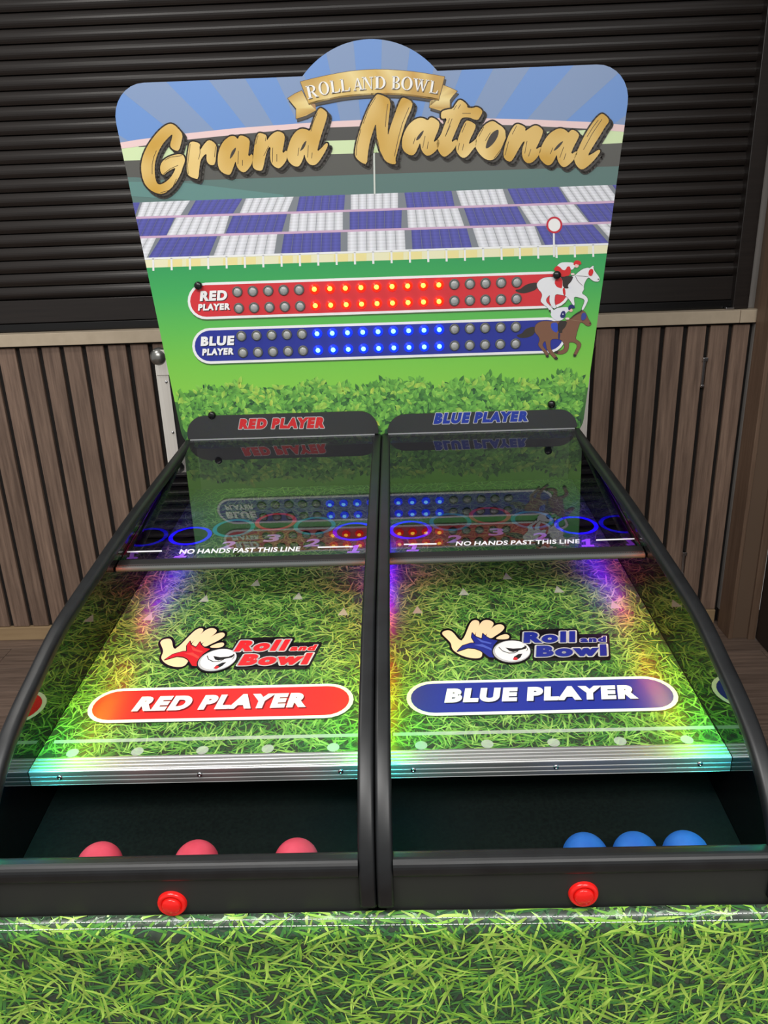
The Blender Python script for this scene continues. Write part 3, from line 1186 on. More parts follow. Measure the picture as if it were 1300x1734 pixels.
# stadium: roof, back wall, seats, rail, turf
k = Ink(BOARD, BODY, base=3)
pt = [(190, 244), (230, 237), (315, 226), (400, 217), (515, 208.5), (570, 205), (640, 202), (740, 200), (819, 200.4), (900, 202.5), (995, 206.5), (1075, 213)]
pb = [(190, 254), (230, 248.6), (318, 236.5), (400, 228), (501, 218.5), (570, 215.5), (640, 213), (740, 211), (819, 211), (880, 212.4), (994, 218), (1075, 225)]
k.poly(pt + [(1085, 450), (190, 470)], (92, 122, 118)).up()                       # teal
k.poly([(190, 320), (190, 300), (230, 300), (300, 307), (342, 305), (660, 294), (1075, 280.5), (1075, 222), (994, 215), (819, 208), (640, 210), (515, 214), (400, 224), (230, 245), (190, 251)], (88, 88, 84)).up()
k.poly([(190, 330), (190, 308), (300, 308), (480, 330), (480, 350)], (98, 140, 136))
k.poly(pt + [(1075, 241), (1018, 244), (600, 260), (213, 272), (190, 273)], (212, 232, 182)).up()
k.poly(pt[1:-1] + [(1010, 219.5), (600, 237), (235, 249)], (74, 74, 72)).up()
for i in range(len(pt) - 1):
    k.poly([pt[i], pt[i + 1], pb[i + 1], pb[i]], (236, 206, 206))
k.up()
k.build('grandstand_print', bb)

k = Ink(BOARD, BODY, base=9)
LNS = [((231, 343), (1041, 313)), ((231, 368), (1041, 341)), ((237, 401), (1036, 376)), ((246, 438), (1030, 413))]


def ly(ln, x):
    (x0, y0), (x1, y1) = ln
    return y0 + (y1 - y0) * (x - x0) / (x1 - x0)


k.poly([(180, ly(LNS[0], 180)), (1090, ly(LNS[0], 1090)), (1090, ly(LNS[3], 1090)), (180, ly(LNS[3], 180))], (128, 134, 142)).up()
c1 = lambda x: 180 + x * 0.36923
c2 = lambda x: 600 + x * 0.36923
WHT, BLU = (226, 228, 236), (88, 90, 172)
SEATS = [
    [(c1(120), c1(155), c1(60), c1(130), 1), (c1(165), c1(385), c1(140), c1(340), 0), (c1(410), c1(625), c1(370), c1(580), 1), (c1(640), c1(860), c1(610), c1(830), 0), (c1(885), c1(1095), c1(870), c1(1090), 1),
     (c1(1120), c2(200), c1(1120), c2(200), 0), (c2(228), c2(445), c2(240), c2(460), 1), (c2(465), c2(680), c2(490), c2(705), 0), (c2(700), c2(935), c2(735), c2(980), 1),
     (c2(940), c2(1160), c2(990), c2(1215), 0), (c2(1180), c2(1400), c2(1235), c2(1450), 1)],
    [(c1(80), c1(315), c1(40), c1(275), 1), (c1(320), c1(565), c1(275), c1(540), 0), (c1(580), c1(830), c1(545), c1(805), 1), (c1(845), c1(1085), c1(835), c1(1085), 0), (c1(1115), c2(218), c1(1115), c2(215), 1),
     (c2(240), c2(475), c2(245), c2(505), 0), (c2(500), c2(745), c2(530), c2(790), 1), (c2(755), c2(1005), c2(810), c2(1075), 0), (c2(1015), c2(1265), c2(1080), c2(1340), 1)],
    [(c1(0), c1(230), c1(-90), c1(185), 0), (c1(250), c1(510), c1(190), c1(470), 1), (c1(525), c1(785), c1(490), c1(770), 0), (c1(815), c1(1075), c1(800), c1(1075), 1), (c1(1105), c2(230), c1(1105), c2(235), 0),
     (c2(260), c2(515), c2(265), c2(540), 1), (c2(540), c2(825), c2(570), c2(860), 0), (c2(830), c2(1090), c2(875), c2(1170), 1), (c2(1110), c2(1380), c2(1190), c2(1480), 0)]]
ROWN = (6, 6, 6)
for r_, blocks in enumerate(SEATS):
    for (ta, tb, ba, bb_, kind) in blocks:
        cb = BLU if kind else WHT
        mul = lambda f: tuple(min(255, v * f) for v in cb)
        NR = ROWN[r_]
        for i in range(6):
            for j in range(NR):
                f0, f1 = j / NR, (j + 1) / NR
                def P_(fx, fy, stag=0.0):
                    xt, xb = ta + (tb - ta) * fx, ba + (bb_ - ba) * fx
                    x_ = xt + (xb - xt) * fy
                    yt_, yb_ = ly(LNS[r_], x_) + (2.5 if r_ else 0), ly(LNS[r_ + 1], x_)
                    return (x_, yt_ + (yb_ - yt_) * fy)
                xa, xm, xe = (i + 0.02) / 6, (i + 0.45) / 6, (i + 0.98) / 6
                sk = (ba - ta) * 0.5 / NR / max(1, (tb - ta))
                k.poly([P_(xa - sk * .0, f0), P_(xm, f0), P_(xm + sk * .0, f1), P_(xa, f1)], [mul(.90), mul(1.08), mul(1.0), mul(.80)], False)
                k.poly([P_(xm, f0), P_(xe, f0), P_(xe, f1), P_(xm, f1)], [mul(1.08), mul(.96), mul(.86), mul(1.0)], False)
k.up()
for li in (1, 2):
    x0, x1 = 180, 1090
    k.poly([(x0, ly(LNS[li], x0) - 1), (x1, ly(LNS[li], x1) - 1), (x1, ly(LNS[li], x1) + 2.8), (x0, ly(LNS[li], x0) + 2.8)], (206, 172, 202))
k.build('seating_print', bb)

k = Ink(BOARD, BODY, base=11)
TOPG = ((246, 453.5), (1030, 429))
k.poly([(180, ly(LNS[3], 180)), (1090, ly(LNS[3], 1090)), (1090, ly(TOPG, 1090)), (180, ly(TOPG, 180))], (236, 234, 196))
k.up()
for i in range(27):
    xa = 222 + i * 31.2
    if i % 3 != 1:
        k.poly([(xa, ly(LNS[3], xa) + 3), (xa + 24, ly(LNS[3], xa + 24) + 3), (xa + 24, ly(TOPG, xa + 24)), (xa, ly(TOPG, xa))], (238, 226, 158))
# turf gradient
stops = [(453.5, (52, 160, 92)), (500, (66, 174, 92)), (560, (96, 190, 84)), (610, (118, 200, 76)), (660, (134, 206, 76)), (760, (136, 204, 76))]
for (ya, ca), (yb, cb) in zip(stops, stops[1:]):
    k.poly([(150, ya + 3), (1110, ya - 27), (1110, yb - 27), (150, yb + 3)], [ca, ca, cb, cb], False)
k.up()
k.build('turf_print', bb)
k = Ink(BOARD, BODY, base=14)
k.poly([(180, ly(LNS[3], 180) - 1.5), (1090, ly(LNS[3], 1090) - 1.5), (1090, ly(LNS[3], 1090) + 1.8), (180, ly(LNS[3], 180) + 1.8)], (240, 242, 244))
for i in range(28):
    xa = 228.5 + i * 31.0
    ya = ly(LNS[3], xa)
    if 240 < xa < 1030:
        k.poly([(xa - 1.6, ya), (xa + 1.6, ya), (xa + 2.2, ya + 21), (xa - 1.2, ya + 21)], (236, 238, 240))
k.build('rail_print', bb)
# winning post and flag pole
k = Ink(BOARD, None, base=16)
k.poly([(935.6, 394), (938.8, 394), (939.2, 435), (936, 435)], (232, 232, 234)).up()
k.poly(disc(938, 381, 13.5, 14.2, 28), (198, 40, 62)).up().poly(disc(938, 381, 10.3, 10.9, 28), (240, 240, 240))
k.build('winning_post_print', bb)
k = Ink(BOARD, None, base=16)
k.poly([(631.6, 258), (634.6, 258), (635.6, 329), (632.8, 329)], (208, 214, 206))
k.poly([(632, 246), (638, 258), (632, 260)], (190, 214, 160))
k.build('flag_pole_print', bb)

# hedge leaves
nL = 7500
r = np.random.default_rng(3)
hu = r.uniform(-0.52, 0.52, nL)
top = 0.118 + 0.008 * np.sin(hu * 31) + 0.006 * np.sin(hu * 73 + 1) + 0.001
hv = -0.03 + (top + 0.03) * r.uniform(0, 1, nL) ** 0.85
ok = (np.abs(hu) < 0.489 + 0.0875 * hv - 0.001)
hu, hv, top = hu[ok], hv[ok], top[ok]
nL = len(hu)
clump = 0.5 + 0.25 * np.sin(hu * 57 + 3 * np.sin(hv * 60)) + 0.25 * np.sin(hv * 95 + 4 * np.sin(hu * 23))
relh = np.clip((hv + 0.02) / 0.14, 0, 1)
tone = np.clip(0.10 + 0.22 * relh + 0.42 * clump + r.normal(0, 0.2, nL), 0, 0.90 + 0.1 * (r.uniform(0, 1, nL) > 0.93))
order = np.argsort(tone + r.normal(0, 0.12, nL))
hu, hv, tone = hu[order], hv[order], tone[order]
pal = np.array([lin(c) for c in [(34, 66, 52), (46, 88, 56), (64, 116, 60), (86, 148, 66), (108, 176, 74), (134, 198, 84), (192, 212, 88)]])
ft = tone * 5.99
i0 = ft.astype(int)
basec = pal[i0] * (1 - (ft - i0))[:, None] + pal[np.minimum(i0 + 1, 6)] * (ft - i0)[:, None]
an = r.normal(0, 1.0, nL) + r.choice([math.pi / 2, math.pi / 4, 3 * math.pi / 4, -0.4, 3.5], nL)
Ls = r.uniform(0.012, 0.022, nL)
shape = np.array([[0, 0], [0.35, 0.24], [0.7, 0.17], [1, 0], [0.7, -0.17], [0.35, -0.24]])
ca, sa = np.cos(an), np.sin(an)
LV = np.zeros((nL, 6, 2))
for i, (x, yq) in enumerate(shape):
    LV[:, i, 0] = hu + Ls * (x * ca - yq * sa)
    LV[:, i, 1] = hv + Ls * (x * sa + yq * ca)
okk = (np.abs(LV[:, :, 0]).max(1) < HW(LV[:, :, 1].min(1)) - 0.004) & (LV[:, :, 1].min(1) > -0.024)
LV, basec, Ls = LV[okk], basec[okk], Ls[okk]
nL = len(LV)
rampL = np.array([0.75, 0.8, 0.95, 1.15, 1.2, 1.05])
LC_ = np.clip(basec[:, None, :] * rampL[None, :, None], 0, 1).reshape(-1, 3)
hh = 0.0019 + np.repeat(np.arange(nL) / nL, 6) * 0.0005
LVf = LV.reshape(-1, 2)
P = np.array(BOARD.o)[None] + np.outer(LVf[:, 0], np.array(BOARD.u)) + np.outer(LVf[:, 1], np.array(BOARD.v)) + np.outer(hh, np.array(BOARD.n))
b0 = (np.arange(nL) * 6)[:, None]
hd = link('hedge_print', sheet_mesh(P, LC_, np.concatenate([b0 + np.array([[0, 1, 2, 3]]), b0 + np.array([[0, 3, 4, 5]])]), np.zeros((0, 3), int)), M_PRINT, bb)
hd['kind'] = 'stuff'
k = Ink(BOARD, BODY, photo=False, base=15)
m_ = 60
for i in range(m_):
    ua, ub = -0.54 + 1.08 * i / m_, -0.54 + 1.08 * (i + 1) / m_
    ha, hb = (0.095 + 0.006 * math.sin(u_ * 31) for u_ in (ua, ub))
    k.poly([(ua, -0.03), (ub, -0.03), (ub, hb), (ua, ha)], [(40, 74, 46), (40, 74, 46), (70, 122, 56), (70, 122, 56)], False)
k.build('hedge_shade_print', bb)

# player tracks with lamps
TR = dict(red=((349, 509.5), (934, 490.5), 31.0, (214, 50, 58)), blue=((356, 585.5), (927, 567.5), 30.3, (40, 52, 152)))
for nm, (p0, p1, rr, col) in TR.items():
    k = Ink(BOARD, None, base=17)
    k.poly(capsule(p0[0] + 1, p0[1] + 2.5, p1[0], p1[1] + 2.5, rr), (70, 110, 60)).up()
    k.poly(capsule(*p0, *p1, rr), (240, 240, 242)).up()
    k.poly(capsule(*p0, *p1, rr - 4.3), col).up()
    k.build('%s_track_print' % nm, bb)
    k = Ink(BOARD, None, base=21)
    if nm == 'red':
        qs = [('RED', ((338.5, 509.8), (384.3, 508.5), (385.3, 491), (340, 492.8))), ('PLAYER', ((335.5, 526), (390, 524.3), (390.4, 513), (336.4, 514.8)))]
    else:
        qs = [('BLUE', ((340, 586), (396, 584.2), (397.3, 568), (341, 570))), ('PLAYER', ((342.5, 602), (396, 600), (396.8, 588.6), (343.4, 590.3)))]
    for tx, qd in qs:
        letter(k, tx, qd, (60, 20, 30) if nm == 'red' else (14, 18, 60), 0.06, 0, 1.18, shift=(1.4, 1.2))
    k.up()
    for tx, qd in qs:
        letter(k, tx, qd, (246, 246, 248), 0.06, 0, 1.18)
    k.build('lettering', bb)

M_BEZ = mat('grey_lamp_bezel', (92, 94, 92), 0.35)
M_LOFF = mat('unlit_lamp_lens', (166, 168, 168), 0.2)
M_LRED = mat('lit_red_lens', (200, 20, 10), 0.3, emit=(255, 40, 10), estr=1.6)
M_LREDC = mat('lit_red_core', (255, 200, 60), 0.3, emit=(255, 190, 60), estr=4.0)
M_LBLUE = mat('lit_blue_lens', (10, 30, 220), 0.3, emit=(10, 40, 255), estr=2.2)
M_LBLUEC = mat('lit_blue_core', (120, 200, 255), 0.3, emit=(110, 190, 255), estr=3.2)
prof = [(0.0120, 0.0), (0.0120, 0.002), (0.0106, 0.0030), (0.0084, 0.0024), (0.0082, 0.0018), (0.0076, 0.0024), (0.0058, 0.0034), (0.0034, 0.0041), (0, 0.0044)]
lens_off = lathe_mesh(prof, 20, mats=[0, 0, 0, 0, 1, 1, 1, 1])
lens_on = {}
pon = [(0.0112, 0.0), (0.0112, 0.0020), (0.0092, 0.0028), (0.0070, 0.0050), (0.0053, 0.0064), (0.0030, 0.0078), (0, 0.0084)]
for nm, ms in (('red', [M_LRED, M_LREDC]), ('blue', [M_LBLUE, M_LBLUEC])):
    me = lathe_mesh(pon, 20, mats=[0, 0, 0, 0, 1, 1])
    for q in ms:
        me.materials.append(q)
    lens_on[nm] = me
for q in (M_BEZ, M_LOFF):
    lens_off.materials.append(q)
ROWS = [(1.3660, 'red'), (1.3293, 'red'), (1.2656, 'blue'), (1.2272, 'blue')]
for zr, nm in ROWS:
    for i in range(19):
        lit = 5 <= i <= 13
        p = BOARD.at(0.0005 + (i - 9) * 0.0357, zr - GB, 0.0026)
        o = link('led_lamp', lens_on[nm] if lit else lens_off, None, bb, p, True, (math.pi / 2 - LEAN, 0, 0))

# horses and riders (flat print)
H = lambda p: (860 + p[0] * 0.13077, 430 + p[1] * 0.13077)


class HInk(Ink):
    def uv(s, pts):
        return [s.fr.px(*H(p)) for p in pts]


def horse(name, body, tail, parts, coat, line):
    k = HInk(BOARD, None, base=22)
    k.poly(chaikin(tail, 2), (56, 50, 46)).up()
    sm = chaikin(body, 1)
    k.fat(sm, 3.5, line).up()
    k.poly(sm, coat).up()
    for c_, p in parts:
        k.poly(chaikin(p, 1) if len(p) < 14 else p, c_)
        k.up()
    k.build(name, bb)


RED, DK = (214, 40, 44), (52, 44, 42)
wh = [(365, 400), (390, 350), (450, 310), (530, 297), (600, 300), (700, 300), (800, 290), (860, 280), (900, 240), (960, 195), (1030, 175), (1050, 185), (1070, 170), (1105, 145), (1100, 190),
      (1130, 240), (1170, 290), (1185, 330), (1165, 360), (1110, 355), (1070, 330), (1040, 300), (1010, 330), (985, 380), (975, 420), (980, 460), (945, 510), (1000, 540), (1035, 590),
      (1010, 650), (965, 735), (945, 715), (975, 650), (990, 590), (930, 565), (850, 550), (850, 600), (860, 660), (838, 668), (805, 610), (770, 570), (740, 540), (690, 530), (610, 515),
      (598, 580), (602, 650), (625, 690), (590, 712), (548, 655), (530, 600), (540, 530), (525, 540), (490, 580), (490, 620), (540, 670), (600, 740), (570, 765), (535, 735), (510, 695),
      (440, 640), (415, 605), (440, 540), (430, 500), (390, 460)]
horse('horse_and_rider_print', wh, [(385, 365), (300, 375), (220, 400), (150, 460), (90, 460), (100, 490), (190, 515), (290, 490), (375, 455)],
      [(RED, [(620, 310), (595, 370), (620, 420), (660, 440), (700, 445), (700, 305)]), (RED, [(700, 440), (735, 440), (742, 540), (712, 535)]),
       ((96, 84, 84), [(1035, 290), (870, 277), (870, 283), (1035, 297)]), ((120, 108, 108), [(868, 280), (900, 350), (965, 410), (962, 414), (894, 354), (862, 282)]),
       (DK, [(630, 285), (720, 298), (845, 280), (820, 350), (765, 405), (785, 447), (705, 442), (700, 310)]),
       ((232, 234, 240), [(628, 150), (680, 110), (750, 106), (845, 110), (870, 150), (825, 215), (760, 170), (740, 212), (690, 205), (645, 175)]),
       (RED, [(588, 190), (630, 150), (670, 170), (700, 208), (740, 208), (762, 158), (806, 165), (806, 272), (720, 295), (675, 292), (650, 232), (598, 215)]),
       ((236, 214, 208), [(805, 250), (850, 245), (862, 270), (810, 275)]), ((240, 196, 190), disc(882, 150, 28, 28, 14)),
       (RED, [(840, 135), (850, 95), (890, 78), (935, 95), (945, 135), (900, 140), (870, 125), (855, 150)]),
       (RED, [(1045, 200), (1090, 190), (1102, 235), (1075, 290), (1030, 270)]), ((60, 50, 50), disc(1163, 326, 9, 9, 8)), (DK, disc(537, 735, 12, 15, 10))],
      (232, 234, 238), (60, 56, 60))
br = [(340, 980), (350, 920), (400, 880), (480, 865), (560, 875), (640, 870), (740, 870), (800, 840), (860, 780), (940, 735), (985, 740), (1010, 780), (1040, 850), (1075, 900), (1060, 930),
      (1010, 930), (970, 890), (930, 880), (910, 940), (890, 1000), (880, 1050), (865, 1100), (930, 1140), (945, 1180), (910, 1250), (870, 1330), (840, 1310), (860, 1270), (900, 1180), (850, 1140),
      (780, 1140), (785, 1200), (760, 1270), (690, 1300), (610, 1290), (600, 1260), (700, 1250), (735, 1200), (700, 1120), (640, 1095), (550, 1100), (540, 1180), (560, 1250), (640, 1340),
      (620, 1370), (590, 1350), (500, 1240), (490, 1170), (480, 1120), (450, 1150), (440, 1190), (520, 1280), (520, 1335), (490, 1330), (480, 1290), (400, 1200), (385, 1170), (410, 1110),
      (390, 1060), (350, 1020)]
NB, BL2 = (34, 42, 108), (52, 76, 190)
horse('horse_and_rider_print', br, [(350, 935), (270, 950), (210, 980), (180, 1030), (100, 1050), (130, 1080), (200, 1090), (290, 1070), (345, 1030)],
      [(BL2, [(555, 890), (550, 950), (580, 1000), (640, 1022), (645, 885)]), (NB, [(645, 1015), (672, 1015), (666, 1110), (645, 1105)]),
       ((150, 120, 96), [(950, 868), (790, 845), (790, 851), (950, 876)]),
       (DK, [(640, 865), (765, 862), (742, 940), (692, 990), (704, 1020), (640, 1022)]),
       ((228, 230, 238), [(538, 770), (600, 715), (660, 690), (780, 685), (792, 730), (742, 765), (720, 842), (640, 872), (570, 830)]),
       (NB, [(690, 735), (742, 738), (735, 832), (662, 825)]), ((228, 230, 238), disc(706, 778, 8, 9, 8)),
       ((236, 214, 208), [(735, 825), (785, 820), (790, 848), (740, 850)]), ((236, 186, 178), disc(808, 728, 24, 22, 14)),
       (NB, [(770, 715), (780, 668), (820, 650), (855, 668), (862, 705), (815, 700), (790, 730)]),
       ((56, 70, 150), [(950, 760), (1000, 760), (1012, 820), (972, 862), (938, 850)]), ((40, 30, 28), disc(1055, 895, 8, 8, 8)),
       (DK, disc(505, 1322, 20, 18, 10)), (DK, disc(618, 1350, 24, 18, 10)), (DK, disc(622, 1268, 24, 16, 10)), (DK, disc(858, 1312, 20, 18, 10)), (DK, [(930, 735), (950, 712), (958, 740), (860, 792), (800, 842), (796, 836), (858, 778)])],
      (126, 88, 68), (66, 46, 40))

# ribbon banner
F_ = lambda p: (480 + p[0] * 0.23846, 60 + p[1] * 0.23846)


class RInk(Ink):
    def uv(s, pts):
        return [s.fr.px(*F_(p)) for p in pts]


k = RInk(BOARD, None, base=10)
band = [(120, 330), (210, 307), (300, 287), (385, 270), (470, 256), (560, 247), (650, 243), (740, 244), (830, 250), (915, 258), (1000, 270), (1070, 281), (1142, 294),
        (1130, 350), (1100, 462), (1000, 445), (915, 433), (830, 425), (740, 421), (650, 422), (565, 426), (480, 433), (400, 443), (330, 457), (250, 473), (182, 492), (150, 410)]
tl = [(130, 392), (80, 415), (30, 447), (62, 485), (90, 520), (90, 592), (160, 570), (232, 532), (205, 505), (170, 470)]
tr = [(1130, 352), (1180, 372), (1232, 396), (1205, 425), (1180, 458), (1180, 520), (1130, 540), (1035, 512), (1040, 470), (1100, 440)]
SHD = (74, 70, 66)
for p in (band, tl, tr):
    k.fat(p, 3, SHD, (10, 22))
k.up()
G1, G2, G3, G4 = (196, 156, 78), (226, 196, 118), (152, 118, 66), (238, 216, 150)
for p in (tl, tr):
    k.fat(p, 3, (88, 68, 44))
k.up()
k.poly(tl, [G1, G1, G1, G2, G2, G1, G2, G1, G4, G4])
k.poly(tr, [G1, G2, G1, G2, G4, G1, G2, G1, G4, G4])
k.poly([(182, 480), (232, 532), (225, 488)], (176, 134, 88))
k.poly([(1100, 452), (1040, 500), (1045, 460)], (176, 134, 88))
k.up()
k.fat(band, 3, (88, 68, 44)).up()
half = 13
for i in range(12):
    a_, b_ = band[i], band[i + 1]
    lowr = [(182, 492), (250, 473), (330, 457), (400, 443), (480, 433), (565, 426), (650, 422), (740, 421), (830, 425), (915, 433), (1000, 445), (1050, 453), (1100, 462)]
    cA = [G1, G1, (214, 172, 82), G2, G4, G2, (220, 184, 100), G4, G2, (206, 162, 80), G2, G1, G1]
    k.poly([a_, b_, lowr[i + 1], lowr[i]], [cA[i], cA[i + 1], cA[(i + 3) % 13], cA[(i + 2) % 13]], False)
for i in range(12):
    k.poly([lowr[i], lowr[i + 1], (lowr[i + 1][0], lowr[i + 1][1] - 12), (lowr[i][0], lowr[i][1] - 12)], (172, 138, 88))
k.up()
k.build('ribbon_print', bb)


def serif(ch):
    """Upright serif capitals in a unit box, as overlapping convex pieces."""
    R_ = lambda x0, y0, x1, y1: [(x0, y0), (x1, y0), (x1, y1), (x0, y1)]
    def bowl(cx, cy, rx, ry, t, a0, a1, thin=0.05, n=14):
        ps = []
        for i in range(n):
            q = []
            for j in (i, i + 1):
                an_ = math.radians(a0 + (a1 - a0) * j / n)
                w_ = thin + (t - thin) * abs(math.cos(an_))
                q.append(((cx + rx * math.cos(an_), cy + ry * math.sin(an_)), (cx + (rx - w_) * math.cos(an_), cy + (ry - w_ * .75) * math.sin(an_))))
            ps.append([q[0][0], q[1][0], q[1][1], q[0][1]])
        return ps
    st, sf = 0.24, 0.065
    stem = [R_(0.10, 0, 0.10 + st, 1), R_(0.0, 0, 0.40, sf), R_(0.0, 1 - sf, 0.35, 1)]
    if ch == 'L':
        return stem + [R_(0.25, 0, 0.95, sf), [(0.95, 0), (1.0, 0.30), (0.95, 0.30), (0.78, sf), (0.78, 0)]]
    if ch == 'O':
        return bowl(0.5, 0.5, 0.5, 0.52, 0.21, 0, 360, n=28)
    if ch == 'D':
        return stem + [R_(0.1, 0, 0.5, sf), R_(0.1, 1 - sf, 0.5, 1)] + bowl(0.42, 0.5, 0.56, 0.5, 0.21, -90, 90)
    if ch == 'B':
        return stem + [R_(0.1, 0, 0.5, sf), R_(0.1, 1 - sf, 0.5, 1), R_(0.2, 0.49, 0.5, 0.54)] + bowl(0.45, 0.76, 0.42, 0.24, 0.19, -90, 90) + bowl(0.47, 0.265, 0.48, 0.265, 0.2, -90, 90)
    if ch == 'R':
        return stem + [R_(0.1, 1 - sf, 0.5, 1), R_(0.2, 0.45, 0.5, 0.50)] + bowl(0.45, 0.725, 0.43, 0.275, 0.2, -90, 90) + [[(0.42, 0.47), (0.62, 0.47), (0.98, 0.0), (0.76, 0.0)], R_(0.72, 0, 1.02, sf)]
    if ch == 'A':
        return [[(0.44, 1.0), (0.58, 1.0), (0.95, 0), (0.72, 0)], [(0.44, 1.0), (0.50, 0.95), (0.16, 0), (0.09, 0)], R_(0.24, 0.30, 0.72, 0.36), R_(0, 0, 0.28, sf), R_(0.62, 0, 1.02, sf)]
    if ch == 'N':
        return [R_(0.14, 0, 0.20, 1), R_(0.02, 0, 0.34, sf), R_(0.0, 1 - sf, 0.3, 1), [(0.12, 1), (0.36, 1), (0.88, 0), (0.80, 0)], R_(0.80, 0, 0.87, 1), R_(0.68, 1 - sf, 1.0, 1)]
    if ch == 'W':
        return [[(0.06, 1), (0.22, 1), (0.36, 0), (0.30, 0)], [(0.30, 0), (0.36, 0), (0.53, 0.95), (0.48, 1)], [(0.40, 1), (0.56, 1), (0.70, 0), (0.64, 0)], [(0.64, 0), (0.70, 0), (0.92, 1), (0.86, 1)],
                R_(0, 1 - sf, 0.28, 1), R_(0.34, 1 - sf, 0.62, 1), R_(0.77, 1 - sf, 1.0, 1)]
    return []


WORDS = [('R', 212, 444, 74, 92, -13), ('O', 294, 421, 74, 92, -10), ('L', 372, 408, 66, 90, -8), ('L', 442, 398, 64, 90, -7), ('A', 530, 390, 66, 86, -4), ('N', 598, 384, 80, 88, -2),
         ('D', 686, 381, 78, 90, 0), ('B', 798, 383, 62, 92, 2), ('O', 872, 388, 80, 92, 4), ('W', 968, 398, 112, 88, 7), ('L', 1062, 412, 60, 88, 9)]
for name_, shift, colr in (('lettering_shade', (5, 6), (112, 92, 60)), ('lettering', (0, 0), (246, 246, 244))):
    k = RInk(BOARD, None, base=17 if shift[0] else 18)
    for ch, xc, yb, wd, ht, ro in WORDS:
        a_ = math.radians(ro)
        for pc in serif(ch):
            q = []
            for x, yq in pc:
                X_, Y_ = (x - 0.5) * wd, -yq * ht
                q.append((xc + X_ * math.cos(a_) - Y_ * math.sin(a_) + shift[0], yb + X_ * math.sin(a_) + Y_ * math.cos(a_) + shift[1]))
            k.poly(q, colr)
    k.build(name_, bb)

